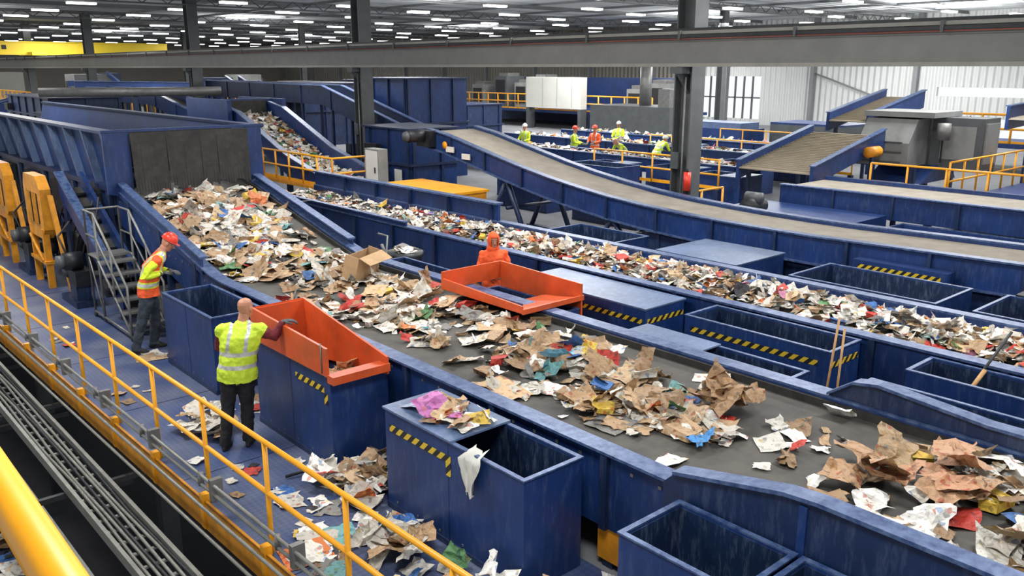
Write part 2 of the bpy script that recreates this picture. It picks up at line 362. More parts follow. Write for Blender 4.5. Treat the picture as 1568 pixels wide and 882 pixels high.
M=MB()
p2=[(-2,1.0),(21.5,1.0)]
M.ribbon(p2,10.0,11.55,-.03,0,BELT); M.ribbon(p2,9.86,10.0,-.65,.1,BLUE); M.ribbon(p2,11.55,11.68,-.65,.13,BLUE)
M.ribbon(p2,9.8,10.0,.1,.13,EDGE); M.ribbon(p2,11.55,11.74,.13,.16,EDGE); M.ribbon(p2,10.0,10.04,0,.08,BLACK)
for y in np.arange(-1.5,21.5,1.5):
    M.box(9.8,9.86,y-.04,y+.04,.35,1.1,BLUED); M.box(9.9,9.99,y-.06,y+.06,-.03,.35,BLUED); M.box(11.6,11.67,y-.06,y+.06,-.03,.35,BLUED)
M.box(9.88,9.9,10.5,12.6,.02,.34,YELD); M.box(9.88,9.9,13.6,19,.02,.34,YELD)
M.box(11.6,11.66,13.6,21.5,1.16,1.5,BLUE); M.box(11.54,11.74,13.6,21.5,1.5,1.54,EDGE)
for y in np.arange(13.8,21,1.5): M.box(11.5,11.6,y-.02,y+.02,1.16,1.5,BLUED)
M.box(9.84,9.88,14.5,21.5,1.13,1.2,BLUE); M.box(9.8,9.92,14.5,21.5,1.2,1.23,EDGE)
for y in (14,10.8,3.0): M.box(9.785,9.8,y,y+.3,.6,.75,WHITEP)
M.obj('sorting_conveyor')

key=[(-2,1.30),(4.4,1.3),(8,1.22),(10.4,1.25),(12.8,1.37),(15.2,1.68),(17.3,2.1),(19.8,2.62)]
ky=[k[0] for k in key]; kz=[k[1] for k in key]
def P3(y):
    s=0
    for d in (-.8,-.4,0,.4,.8): s+=np.interp(y+d,ky,kz)
    return s/5
p3=[(y,float(P3(y))) for y in [-2,2,4,6,8,9,10,11,12,13,14,15,16,17,18,19,19.9]]
M=MB()
M.ribbon(p3,14.5,16.0,-.03,0,BELTT); M.ribbon(p3,14.36,14.5,-.42,.06,BLUE); M.ribbon(p3,16.0,16.14,-.42,.06,BLUE)
M.ribbon(p3,14.3,14.5,.06,.09,EDGE); M.ribbon(p3,16.0,16.2,.06,.09,EDGE); M.ribbon(p3,14.28,14.36,-.45,-.42,EDGE)
M.ribbon(p3,14.5,16.0,-.4,-.36,BLACK)
for y in np.arange(-1.5,19.8,1.45):
    z=float(P3(y)); M.box(14.3,14.355,y-.03,y+.03,z-.42,z+.06,BLUED)
    if y<12.5: M.box(14.4,14.49,y-.06,y+.06,-.03,z-.44,BLUED); M.box(16.01,16.1,y-.06,y+.06,-.03,z-.42,BLUED)
M.box(14.42,14.46,-2,12,.1,.8,BLUED)
for y,s in ((16.6,1),(12.9,1)):
    z=float(P3(y))-.42
    for x in (14.45,16.05):
        M.tube([(x,y-.8,-.03),(x,y,z)],.07,BLUED,6); M.tube([(x,y+.8,-.03),(x,y,z)],.07,BLUED,6); M.box(x-.08,x+.08,y-.9,y+.9,-.03,.06,BLUED)
    M.tube([(14.45,y,z*.5),(16.05,y,z*.5)],.05,BLUED,6)
z=float(P3(19.8)); M.tube([(14.4,19.9,z-.14),(16.1,19.9,z-.14)],.15,BLACK,16)
M.tube([(13.6,19.8,z-.1),(14.3,19.8,z-.1)],.17,DARK,14); M.tube([(13.5,19.8,z-.1),(13.62,19.8,z-.1)],.14,GREYD,14); M.box(14.1,14.35,19.5,20.1,z-.4,z+.05,DARK)
for y in (17.9,18.6): M.box(14.27,14.3,y,y+.35,float(P3(y))-.3,float(P3(y))-.15,WHITEP)
M.tube([(14.29,19.0,float(P3(19))-.2),(14.26,19.0,float(P3(19))-.2)],.1,YEL,16)
M.box(13.98,14.29,8.4,10.0,.2,.78,BLUE); M.box(13.97,13.979,8.5,9.9,.64,.74,HAZ)
M.box(13.98,14.27,5.3,6.9,.2,1.1,BLUE); M.box(13.97,13.979,5.4,6.8,.93,1.03,HAZ)
M.obj('inclined_conveyor')

M=MB()
pr=[(-2,1.3),(12.0,1.3)]
M.ribbon(pr,20.1,22.2,-.03,0,BELTT); M.ribbon(pr,19.95,20.1,-.5,.06,BLUE); M.ribbon(pr,22.2,22.35,-.5,.1,BLUE); M.ribbon(pr,19.9,20.1,.06,.09,EDGE)
for y in np.arange(-1.5,12,1.5): M.box(20,20.09,y-.05,y+.05,-.03,.8,BLUED); M.box(19.9,19.95,y-.03,y+.03,.8,1.36,BLUED)
M.obj('transfer_conveyor')
M=MB()
M.box(17.8,19.7,9,12.4,0,.95,BLUE); M.box(17.75,17.8,8.95,12.4,.95,1.0,EDGE)
for x,y0,y1,yl in ((17.75,5.6,8.6,0),(17.75,2.4,5.3,1),(17.75,-.9,2.1,0)):
    t=.04; x1=x+1.9
    M.box(x,x+t,y0,y1,-.03,.8,BLUE); M.box(x1-t,x1,y0,y1,-.03,.8,BLUE); M.box(x+t,x1-t,y0,y0+t,-.03,.8,BLUE); M.box(x+t,x1-t,y1-t,y1,-.03,.8,BLUE); M.box(x+t,x1-t,y0+t,y1-t,-.03,.35,INSIDE)
    M.box(x-.02,x+t,y0,y1,.8,.83,EDGE); M.box(x1-t,x1,y0,y1,.8,.83,EDGE); M.box(x+t,x1-t,y0,y0+.04,.8,.83,EDGE); M.box(x+t,x1-t,y1-.04,y1,.8,.83,EDGE)
    if yl: M.box(x+.2,x+1.7,y0+.4,y0+2.0,.35,.72,YELD)
M.obj('sorting_platform')
M=MB(); M.tube([(16.9,11.0,1.2),(17.5,11.0,1.2)],.2,DARK,14); M.box(17.0,17.4,10.7,11.3,.0,1.05,BLUED); M.tube([(17.2,10.8,1.4),(17.2,11.2,1.4)],.13,GREYD,12); M.obj('gear_motor')

def crossconv(name,xa,za,xb,zb,y0,y1,wall=.35,legs=True,belt=CLEAT):
    M=MB(); dz=lambda x:za+(zb-za)*(x-xa)/(xb-xa)
    def rib(ya,yb,d0,d1,m): M.hexa([(xa,ya,za+d0),(xb,ya,zb+d0),(xb,yb,zb+d0),(xa,yb,za+d0)],[(xa,ya,za+d1),(xb,ya,zb+d1),(xb,yb,zb+d1),(xa,yb,za+d1)],m)
    rib(y0+.1,y1-.1,-.03,0,belt); rib(y0,y0+.1,-.35,wall,BLUE); rib(y1-.1,y1,-.35,wall,BLUE); rib(y0-.05,y0+.13,wall,wall+.03,EDGE); rib(y1-.13,y1+.05,wall,wall+.03,EDGE)
    n=int(abs(xb-xa)/.16)
    for i in range(1,n):
        x=xa+(xb-xa)*i/n; M.box(x-.015,x+.015,y0+.1,y1-.1,dz(x)-.005,dz(x)+.03,belt)
    if legs:
        for q in (.15,.85):
            x=xa+(xb-xa)*q
            for y in (y0+.05,y1-.05): M.box(x-.07,x+.07,y-.04,y+.04,-.03,dz(x)-.3,BLUED)
    M.obj(name)
crossconv('cleated_conveyor',21.9,1.45,26.0,2.3,12.2,14.7,.2)
crossconv('cleated_conveyor',27.5,2.6,31.5,3.3,13.5,15.0,.25)
M=MB(); M.box(22.4,23.9,11.3,11.95,.2,1.2,YELD); M.tube([(22.38,11.6,1.0),(22.3,11.6,1.0)],.3,YELD,14); M.tube([(24.6,12.0,1.9),(25.2,12.0,1.9)],.16,YELD,14); M.obj('drive_guard')
M=MB(); dy=.7
M.prism([(26.1,1.4),(26.1,2.1),(26.6,2.8),(28.4,2.85),(29.2,2.2),(29.2,1.4)],'y',10.8+dy,12.4+dy,GREYM)
M.box(26.5,28.5,10.3+dy,12.5+dy,2.86,3.02,GREYM); M.box(27.4,28.6,9.9,10.79+dy,1.3,2.85,GREYD); M.box(27.5,28.5,9.85,9.9,1.5,2.7,GREYM); M.box(27.38,27.4,10.1,11.1,1.6,2.6,GREYM)
for z in (1.7,2.0,2.3): M.box(26.06,26.1,11.7,12.9,z-.2,z-.16,GREYD)
M.prism([(26.3,.9),(27.2,1.39),(28.4,1.39),(28.8,.9)],'y',10.4+dy,12.1+dy,BLUE)
for x in (26.3,27.2,29.1): M.box(x-.08,x+.08,10.6+dy,10.79+dy,-.03,1.4,BLUED); M.box(x-.02,x+.02,10.26+dy,10.3+dy,1.5,2.85,DARK)
M.tube([(27,10.9,2.2),(27,10.9,2.7)],.2,STEEL,14)
M.obj('eddy_current_separator')
M=MB()
M.box(22.8,30.5,6.0,9.6,.65,.75,BLUE); M.box(22.7,30.5,5.9,6.0,.55,.8,BLUED); M.box(22.7,22.8,6.0,9.7,.55,.8,YELD)
for x in (23,27,30.3):
    for y in (6.2,9.4): M.box(x-.08,x+.08,y-.08,y+.08,-.03,.65,BLUED)
railing(M,[(22.8,11.0),(22.8,6.0),(30.4,6.0)],.75,1.05,1.0,YEL,.03,True)
railing(M,[(24.5,9.6),(30.4,9.6)],.75,1.05,1.0,YEL,.03)
M.obj('maintenance_platform')
M=MB()
for i in range(14): M.box(34,35.2,6+i*.28,6.28+i*.28,3.0-i*.2,3.04-i*.2,GREYD)
for x in (34,35.2):
    M.hexa([(x-.03,6,2.75),(x+.03,6,2.75),(x+.03,10,-.03),(x-.03,10,-.03)],[(x-.03,6,3.05),(x+.03,6,3.05),(x+.03,10,.25),(x-.03,10,.25)],YEL)
    M.tube([(x,6,4.05),(x,10,1.2)],.03,YEL); M.tube([(x,6,3.55),(x,10,.75)],.03,YEL)
    for i in range(5): M.tube([(x,6+i,3-.7*i),(x,6+i,4.05-.71*i)],.03,YEL)
M.box(33.8,35.4,2,6,2.9,2.99,GREYD)
M.obj('access_stairs')
crossconv('elevated_conveyor',31,2.7,46,3.3,9.0,10.6,.4,True,BELTT)

# ------------------------------------------------------------ bins
def openbin(M,x0,x1,y0,y1,z0,z1,lid=None,t=.035,body=BLUE,haz=None,depth=.75,ins=INSIDE):
    depth=min(depth,z1-z0-.03)
    M.box(x0,x0+t,y0,y1,z0,z1,body); M.box(x1-t,x1,y0,y1,z0,z1,body)
    M.box(x0+t,x1-t,y0,y0+t,z0,z1,body); M.box(x0+t,x1-t,y1-t,y1,z0,z1,body)
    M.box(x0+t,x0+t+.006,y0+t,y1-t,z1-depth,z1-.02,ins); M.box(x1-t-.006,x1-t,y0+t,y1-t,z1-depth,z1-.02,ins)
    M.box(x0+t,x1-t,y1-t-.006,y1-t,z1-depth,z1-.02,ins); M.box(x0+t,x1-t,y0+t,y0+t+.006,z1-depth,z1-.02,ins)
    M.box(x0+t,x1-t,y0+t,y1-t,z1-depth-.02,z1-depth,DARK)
    r=.01
    M.box(x0-r,x0+t,y0-r,y1+r,z1,z1+.014,EDGE); M.box(x1-t,x1+r,y0-r,y1+r,z1,z1+.014,EDGE)
    M.box(x0+t,x1-t,y0-r,y0+t,z1,z1+.014,EDGE); M.box(x0+t,x1-t,y1-t,y1+r,z1,z1+.014,EDGE)
    if y1-y0>1.4 and z1-z0>.9:
        M.box(x0-.003,x0,(y0+y1)/2-.004,(y0+y1)/2+.004,z0,z1,BLUED); M.box(x0-.012,x0,y0,y1,z0,z0+.06,BLUED)
        for y in np.arange(y0+.12,y1,.35): M.box(x0-.006,x0,y-.01,y+.01,z0+.09,z0+.11,STEEL)
    if lid: M.box(x0-.02,x1+.02,lid[0],lid[1],z1+.015,z1+.034,BLUEW)
    if haz:
        for side,a,b in haz:
            if side=='x': M.box(x0-.006,x0-.001,a,b,z1-.2,z1-.13,HAZ)
            if side=='y': M.box(a,b,y0-.006,y0-.001,z1-.2,z1-.13,HAZ)
            if side=='xv': M.box(x0-.006,x0-.001,a,a+.07,z1-.33,z1-.201,HAZ)
def bin_(*a,**k):
    M=MB(); openbin(M,*a,**k); M.obj('collection_bin')
bin_(4.15,4.9,10.75,12.55,.005,1.08)
bin_(4.22,4.9,4.64,6.68,.005,1.05,lid=(5.6,6.7),haz=[('x',5.62,6.6),('xv',5.62,0)])
bin_(4.2,4.9,-.5,2.55,.005,1.06); bin_(4.2,4.9,2.6,3.6,.005,1.06)
bin_(7.88,8.55,4.6,6.95,-.03,.96,lid=(5.8,6.97))
bin_(7.88,8.5,1.5,3.85,-.03,1.1); bin_(7.9,8.5,10.6,12.6,-.03,.98)
bin_(8.85,9.72,7.25,9.8,-.03,1.05,lid=(7.23,9.82),haz=[('x',7.3,9.0),('y',8.9,9.7)])
bin_(9.02,9.74,4.6,6.7,-.03,1.08,haz=[('x',4.75,6.6),('y',9.06,9.7)])
bin_(9.1,9.74,1.2,3.75,-.03,1.08)
bin_(12.1,13.4,4.7,7.0,-.03,1.08,haz=[('x',4.75,5.1)]); bin_(12.1,13.6,8.0,9.7,-.03,1.05,lid=(7.98,9.72)); bin_(12.0,13.2,10.8,12.7,-.03,1.02)
bin_(12.1,13.4,1.5,4.2,-.03,1.08)
bin_(17.8,18.9,15,17.5,-.03,1.0)
M=MB()
x0,x1,y0,y1=4.2,4.93,7.72,9.55
openbin(M,x0,x1,y0,y1,.005,1.08,haz=[('x',7.85,8.5),('xv',7.78,0)])
M.prism([(y1,1.1),(y0,1.1),(y0,1.42),(y1,1.5)],'x',x0-.03,x0,ORANGE)
M.prism([(y1-.04,.75),(y0-.1,1.0),(y0-.1,1.2),(y1-.04,1.5)],'x',x1-.07,x1-.042,ORANGE)
M.box(x0-.03,x1-.03,y1-.04,y1-.036,1.1,1.5,ORANGE); M.box(x0,x1-.07,y1-.06,y1-.042,.8,1.48,ORANGE)
M.hexa([(x0+.04,y0+.04,1.02),(x1-.07,y0+.04,1.04),(x1-.07,y0+.75,.72),(x0+.04,y0+.75,.72)],[(x0+.04,y0+.04,1.05),(x1-.07,y0+.04,1.07),(x1-.07,y0+.75,.75),(x0+.04,y0+.75,.75)],ORANGE)
M.hexa([(x0,y0-.1,1.1),(x1-.07,y0-.1,1.1),(x1-.07,y0+.05,1.1),(x0,y0+.05,1.1)],[(x0,y0-.1,1.12),(x1-.07,y0-.1,1.12),(x1-.07,y0+.05,1.12),(x0,y0+.05,1.12)],ORANGE)
M.box(x0-.03,x1-.042,y0-.13,y0-.101,1.04,1.13,ORANGE); M.box(x0-.03,x0,y0-.1,y0-.001,1.04,1.13,ORANGE); M.box(x0+.045,x0+.06,y0+.04,y1-.06,.75,1.07,ORANGE)
M.tube([(x0-.035,y0+.1,1.46),(x0-.035,y0+.1,1.12)],.008,STEEL,6)
M.obj('sorting_chute')
M=MB()
x0,x1,y0,y1=7.3,8.4,8.05,9.8
openbin(M,7.9,8.36,y0,y1,-.03,1.0)
M.prism([(y1,1.14),(y0,1.14),(y0,1.24),(y1,1.3)],'x',x0-.03,x0,ORANGE)
M.prism([(y1,.8),(y0,.8),(y0,1.36),(y1,1.4)],'x',x1,x1+.03,ORANGE)
M.box(x0-.03,x1+.03,y1+.001,y1+.03,1.13,1.4,ORANGE)
M.hexa([(x0,y0,1.14),(x1,y0,1.14),(x1,y0+.7,1.05),(7.92,y0+.7,1.05)],[(x0,y0,1.17),(x1,y0,1.17),(x1,y0+.7,1.08),(7.92,y0+.7,1.08)],ORANGE)
M.hexa([(x0,y0,1.13),(7.9,y0+.6,1.03),(7.9,y1,1.03),(x0,y1,1.13)],[(x0,y0,1.15),(7.9,y0+.6,1.05),(7.9,y1,1.05),(x0,y1,1.15)],ORANGE)
M.box(x0-.03,x1+.03,y0-.03,y0-.001,1.13,1.2,ORANGE)
M.obj('sorting_chute')
M=MB(); M.rings([(8.75,12.95,-.03,.26,.26),(8.75,12.95,.9,.32,.32),(8.75,12.95,.92,.35,.35),(8.75,12.95,1.0,.35,.35)],PLAST,24); M.tube([(8.4,12.9,.8),(8.25,12.95,1.2)],.03,STEEL); M.tube([(8.2,12.9,.1),(8.35,12.9,1.35),(8.35,13.2,1.35)],.02,STEEL); M.obj('waste_drum')
M=MB(); M.hexa([(13.5,3.3,.05),(14.1,3.3,.05),(14.1,3.95,.05),(13.5,3.95,.05)],[(13.42,3.2,1.05),(14.15,3.2,1.05),(14.15,4.05,1.05),(13.42,4.05,1.05)],PLAST); M.box(13.38,14.2,3.15,4.1,1.05,1.12,DARK); M.tube([(13.6,3.3,.05),(13.6,3.95,.05)],.08,BLACK); M.box(13.4,13.42,3.4,3.8,.7,.9,WHITEP); M.obj('wheeled_waste_bin')
M=MB(); M.tube([(8.7,4.5,.02),(8.95,4.5,1.55)],.014,WOOD); M.tube([(8.72,4.35,.02),(8.9,4.4,1.45)],.014,WOOD); M.box(8.6,8.85,4.3,4.55,-.03,.08,DARK); M.obj('broom')
M=MB(); M.tube([(9.35,3.2,.9),(10.0,3.05,1.5)],.016,DARK); M.tube([(9.3,3.2,.86),(9.6,3.13,1.13)],.024,WOOD); M.obj('pry_tool')
M=MB(); M.tube([(3.7,7.9,.03),(3.9,7.85,.05),(4.02,7.65,.04),(4.05,7.4,.03)],.018,DARK); M.obj('hook_tool')
M=MB(); M.tube([(4.93,9.9,.05),(4.96,10.0,1.45)],.014,WOOD); M.box(4.85,4.98,9.8,10.0,.0,.06,DARK); M.obj('broom')

# ------------------------------------------------------------ infeed hopper (left)
M=MB()
y0,y1=17.0,34; HT=3.12; XT=4.92
M.hexa([(5.15,y0,2.1),(5.22,y0,2.1),(5.22,y1,2.1),(5.15,y1,2.1)],[(XT+.05,y0,HT),(XT+.12,y0,HT),(XT+.12,y1,HT),(XT+.05,y1,HT)],BLUE)
M.hexa([(7.6,y0,2.1),(7.68,y0,2.1),(7.68,y1,2.1),(7.6,y1,2.1)],[(7.85,y0,HT),(7.92,y0,HT),(7.92,y1,HT),(7.85,y1,HT)],BLUE)
M.box(XT-.1,XT+.18,y0,y1,HT,HT+.05,BLUED); M.box(7.8,8.05,y0,y1,HT,HT+.05,BLUED); M.box(4.95,5.2,y0,y1,2.0,2.1,BLUED)
for y in np.arange(y0+.02,y1,1.25):
    M.hexa([(5.0,y,2.1),(5.15,y,2.1),(5.15,y+.06,2.1),(5.0,y+.06,2.1)],[(XT-.1,y,HT),(XT+.05,y,HT),(XT+.05,y+.06,HT),(XT-.1,y+.06,HT)],BLUEW)
M.box(5.22,7.6,17.6,y1,2.3,2.4,BLACK)
M.prism([(XT-.1,2.0),(5.3,1.9),(5.3,HT+.02),(XT-.1,HT+.02)],'y',y0-.06,y0-.001,BLUE); M.prism([(7.62,2.05),(7.95,2.1),(7.95,HT+.02),(7.62,HT+.02)],'y',y0-.06,y0-.001,BLUE)
M.box(XT-.12,8.0,y0-.08,y0,HT+.021,HT+.07,BLUE)
M.box(5.3,7.6,y0+.6,y0+.65,2.41,HT,BLACK)
M.box(5.21,7.6,17.5,33,-.03,1.7,BLUED); M.box(5.0,5.2,17.3,33,1.55,1.99,BLUED)
for y in np.arange(17.4,33,2.4): M.box(4.93,4.99,y-.1,y+.1,-.03,1.99,BLUED); M.box(4.86,4.99,y+.6,y+1.5,1.2,1.9,DARK); M.prism([(y+.2,.1),(y+.4,.1),(y+2.1,1.5),(y+1.9,1.5)],'x',4.98,5.05,BLUE)
for y in (19,23,27): M.tube([(4.85,y,.8),(4.6,y,.8)],.25,DARK,14); M.box(4.6,4.92,y+.8,y+1.6,.1,.9,DARK)
for k in range(7): M.tube([(4.8,17.5+k*.35,1.9),(4.6,17.4+k*.4,1.2),(4.5,17.7+k*.5,.5),(4.7,18+k*.5,.1)],.018,BLACK)
for y in (20.2,22.9): M.box(4.84,4.855,y,y+.35,1.6,1.85,WHITEP)
M.obj('infeed_hopper')
M=MB()
n=14
for i in range(n):
    a=5.3+i*(2.32/n); w=2.32/n; zb=P_main(17)+.06+random.uniform(-.03,.12); dy=random.uniform(-.03,.03)
    for q in range(3):
        ww=w/3; aa=a+q*ww; zz=zb+random.uniform(-.05,.05)
        M.hexa([(aa+.004,y0-.18+dy,zz),(aa+ww-.004,y0-.18+dy,zz),(aa+ww-.004,y0-.16+dy,zz),(aa+.004,y0-.16+dy,zz)],[(aa,y0-.16+dy*.6,zb+.35),(aa+ww,y0-.16+dy*.6,zb+.35),(aa+ww,y0-.14+dy*.6,zb+.35),(aa,y0-.14+dy*.6,zb+.35)],BLACK)
    M.hexa([(a+.002,y0-.16+dy*.6,zb+.35),(a+w-.002,y0-.16+dy*.6,zb+.35),(a+w-.002,y0-.14+dy*.6,zb+.35),(a+.002,y0-.14+dy*.6,zb+.35)],[(a,y0-.12,HT),(a+w,y0-.12,HT),(a+w,y0-.1,HT),(a,y0-.1,HT)],BLACK)
M.obj('rubber_curtain')
M=MB()
pa=[(15.2,.25),(18.5,2.0)]
M.ribbon(pa,4.35,4.42,-.15,.3,BLUE); M.ribbon(pa,4.76,4.83,-.15,.3,BLUE); M.ribbon(pa,4.42,4.76,-.02,0,BLACK); M.ribbon(pa,4.3,4.47,.3,.34,EDGE)
for y in np.arange(15.4,18.4,.4): z=np.interp(y,[15.2,18.5],[.25,2.0]); M.tube([(4.42,y,z+.04),(4.76,y,z+.04)],.04,DARK)
M.box(4.36,4.41,15.3,15.45,.0,.2,BLUED); M.box(4.36,4.41,18.2,18.4,0,1.7,BLUED); M.tube([(4.2,15.6,.55),(4.36,15.6,.55)],.17,DARK,14)
M.obj('return_conveyor')
for yb in (16.9,20.4):
    M=MB()
    M.tube([(3.9,yb,.85),(4.2,yb,.85)],.17,DARK,16); M.tube([(3.78,yb,.85),(3.9,yb,.85)],.13,GREYD,16); M.box(4.0,4.3,yb-.25,yb+.25,.4,.68,DARK); M.tube([(4.1,yb+.25,.55),(4.1,yb+.6,.55)],.12,DARK,14); M.box(3.95,4.3,yb-.3,yb+.7,.0,.12,BLUED); M.box(4.0,4.25,yb-.2,yb+.2,.12,.4,BLUED)
    M.tube([(3.95,yb,1.02),(3.9,yb+.2,1.3),(4.2,yb+.5,1.5)],.02,BLACK)
    M.obj('gear_motor')
for yb in (18.5,21.6,24.5,28):
    M=MB()
    M.prism([(yb,1.2),(yb,2.0),(yb+.25,2.25),(yb+1.15,2.25),(yb+1.3,2.0),(yb+1.3,1.2),(yb+1.05,1.0),(yb+.2,1.0)],'x',4.0,4.2,YELD)
    for k in range(2): M.box(3.98,3.999,yb+.25+k*.45,yb+.6+k*.45,1.3,1.9,DARK); 
    for k in range(2):
        for q in range(4): M.box(3.965,3.98,yb+.27+k*.45+q*.08,yb+.3+k*.45+q*.08,1.3,1.9,YELD)
    M.box(3.98,4.1,yb+.1,yb+.2,0,1.2,YELD); M.box(3.98,4.1,yb+1.05,yb+1.15,0,1.2,YELD); M.box(3.95,4.15,yb+.05,yb+1.2,.5,.56,YELD)
    M.tube([(4.1,yb+.6,.8),(4.3,yb+.6,.8)],.2,DARK,14)
    M.tube([(3.96,yb+.2,.56),(3.96,yb+1.05,1.0)],.03,YELD)
    M.prism([(yb-1.0,.1),(yb-.88,.1),(yb-.1,1.9),(yb-.22,1.9)],'x',4.1,4.18,YELD)
    M.obj('machine_guard')
M=MB()
x0,x1=4.08,4.66; s0=13.95
for i in range(6):
    y=s0+.05+i*.24; z=.2+i*.17
    M.box(x0,x1,y,y+.26,z,z+.03,STEEL)
M.box(x0,x1,s0+1.55,s0+1.95,1.12,1.16,STEEL)
for x in (x0,x1):
    M.tube([(x,s0,.08),(x,s0+1.45,1.14),(x,s0+1.95,1.14)],.02,STEEL); M.tube([(x,s0,.03),(x,s0,.9),(x,s0+1.4,1.92),(x,s0+1.95,1.92),(x,s0+1.95,.03)],.02,STEEL)
    M.tube([(x,s0+1.4,.03),(x,s0+1.4,1.92)],.02,STEEL); M.tube([(x,s0+.7,.5),(x,s0+.7,1.4)],.016,STEEL); M.tube([(x,s0,.5),(x,s0+1.4,1.5),(x,s0+1.95,1.5)],.016,STEEL); M.tube([(x,s0,.1),(x,s0+1.95,.1)],.02,STEEL)
    M.tube([(x,s0+1.4,.1),(x,s0+1.95,1.1)],.014,STEEL)
    for y in (s0,s0+1.95): M.tube([(x-.02,y,.05),(x+.02,y,.05)],.05,BLACK,12)
M.tube([(x0,s0+1.95,1.92),(x1,s0+1.95,1.92)],.02,STEEL)
M.obj('rolling_steps')
M=MB(); M.tube([(8.2,15.4,-.03),(8.2,15.4,1.45),(8.2,16.2,1.6),(8.7,16.2,1.6),(8.7,15.4,1.45),(8.7,15.4,-.03)],.02,STEEL); M.tube([(8.2,16.2,-.03),(8.2,16.2,1.6)],.02,STEEL); M.obj('grab_rail')

# ------------------------------------------------------------ second incline with waste
M=MB()
pi2=[(21.8,.95),(24,1.45),(27.2,2.6),(28.2,2.75)]
M.ribbon(pi2,12.15,13.55,-.03,0,BELT); M.ribbon(pi2,12.02,12.15,-.3,.3,BLUE); M.ribbon(pi2,13.55,13.68,-.3,.42,BLUE); M.ribbon(pi2,11.96,12.15,.3,.34,EDGE); M.ribbon(pi2,13.55,13.74,.42,.46,EDGE)
M.box(11.9,13.8,28.3,28.5,2.8,3.3,BLUE); M.box(12.2,13.5,28.2,28.29,2.8,3.25,BLACK); M.box(11.8,11.95,27.5,31,2.4,3.3,BLUE); M.box(13.75,13.9,27.5,31,2.4,3.3,BLUE)
for y in (24,27): M.box(12.03,12.14,y-.1,y+.1,-.03,1.1,BLUED); M.box(13.56,13.67,y-.1,y+.1,-.03,1.1,BLUED)
M.box(12.2,13.5,29,31,-.03,2.4,BLUED)
M.obj('feed_conveyor')
M=MB(); M.box(11.75,11.9,20.8,26.0,.95,1.04,YELD); railing(M,[(11.82,26.0),(11.82,20.9)],1.05,.85,.85,YEL,.03,True)
railing(M,[(11.82,20.9),(12.9,20.9)],1.05,.85,.85,YEL,.03)
for y in (21,25.8): M.box(11.76,11.88,y-.06,y+.06,-.03,.95,BLUED)
M.obj('platform_railing')
M=MB(); M.box(12.3,13.6,16.4,19.2,.1,1.3,YELD); M.box(12.25,13.65,16.35,19.25,1.3,1.36,YEL); M.box(12.35,13.55,16.5,19.1,-.03,.1,DARK)
for y in (17,17.8,18.6): M.box(12.29,12.299,y-.02,y+.02,.15,1.25,DARK)
M.obj('drive_guard')
M=MB(); M.box(12.75,13.05,20.0,20.7,.9,2.15,GREYM); M.box(12.74,12.749,20.05,20.65,1.0,2.1,WHITEP); M.box(12.72,12.739,20.15,20.2,1.5,1.65,DARK); M.box(12.8,13.0,20.1,20.2,-.03,.9,STEEL); M.box(12.8,13.0,20.5,20.6,-.03,.9,STEEL); M.obj('control_cabinet')

# ------------------------------------------------------------ background machinery
def tank(name,x0,x1,y0,y1,z0,z1,m=BLUE,rib=1.1,legs=False,cap=True):
    M=MB(); M.box(x0,x1,y0,y1,z0,z1,m)
    for y in np.arange(y0+.05,y1,rib): M.box(x0-.07,x0,y,y+.07,z0,z1,BLUED)
    for x in np.arange(x0+.05,x1,rib): M.box(x,x+.07,y0-.07,y0,z0,z1,BLUED)
    if cap: M.box(x0-.1,x1+.1,y0-.1,y1+.1,z1+.001,z1+.05,BLUED)
    M.box(x0-.1,x1+.1,y0-.1,y1+.1,z0+(z1-z0)*.55,z0+(z1-z0)*.55+.08,BLUED)
    M.box(x0-.09,x0-.071,y0+.4,y0+.8,z0+(z1-z0)*.3,z0+(z1-z0)*.5,WHITEP); M.box(x0-.3,x0-.11,y1-1.1,y1-.4,z0+(z1-z0)*.62,z0+(z1-z0)*.8,DARK)
    if legs:
        for x in (x0+.1,x1-.1):
            for y in (y0+.1,y1-.1): M.box(x-.1,x+.1,y-.1,y+.1,-.03,z0,BLUED)
    M.obj(name)
tank('storage_bunker',15.2,17.0,22.0,24.6,-.03,2.45)
tank('storage_bunker',19.2,22.2,28,31.5,-.03,3.9)
tank('screening_machine',19,23,36,42,.8,3.6,BLUED,1.1,True)
tank('storage_bunker',23.5,26,36,40,-.03,3.7)
tank('screening_machine',10,13,42,50,1.2,3.0,BLUED,1.4,True)
tank('storage_bunker',8.5,10.5,32,38,.8,2.6,BLUED,1.2,True)
tank('screening_machine',25,27.3,48,53,.5,3.0,BLUE,1.2,True)
tank('storage_bunker',2.6,4.4,36,40,-.03,3.5,BLUE)
tank('screening_machine',18.5,22,55,62,.8,3.2,GREYD,1.2,True)
tank('storage_bunker',28.5,31,36,39,-.03,2.4,BLUED)
def longconv(name,x0,x1,pr,wall=.3,belt=BELT,legs=2.5,body=BLUE):
    M=MB(); M.ribbon(pr,x0+.1,x1-.1,-.03,0,belt); M.ribbon(pr,x0,x0+.1,-.35,wall,body); M.ribbon(pr,x1-.1,x1,-.35,wall,body); M.ribbon(pr,x0-.05,x0+.13,wall,wall+.04,EDGE); M.ribbon(pr,x1-.13,x1+.05,wall,wall+.04,EDGE)
    ya,yb=pr[0][0],pr[-1][0]
    for y in np.arange(ya+.3,yb,legs):
        z=np.interp(y,[p[0] for p in pr],[p[1] for p in pr])
        for x in (x0+.05,x1-.05): M.box(x-.045,x+.045,y-.06,y+.06,-.03,z-.36,BLUED)
        M.box(x0-.04,x0,y-.03,y+.03,z-.35,z+wall,BLUED)
    M.obj(name)
longconv('elevated_conveyor',17.8,18.8,[(26,1.8),(32,3.2),(44,3.3)],.4,body=BLUED)
longconv('elevated_conveyor',8.4,10.0,[(21.8,1.5),(24,2.0),(29.5,2.4)],.25)
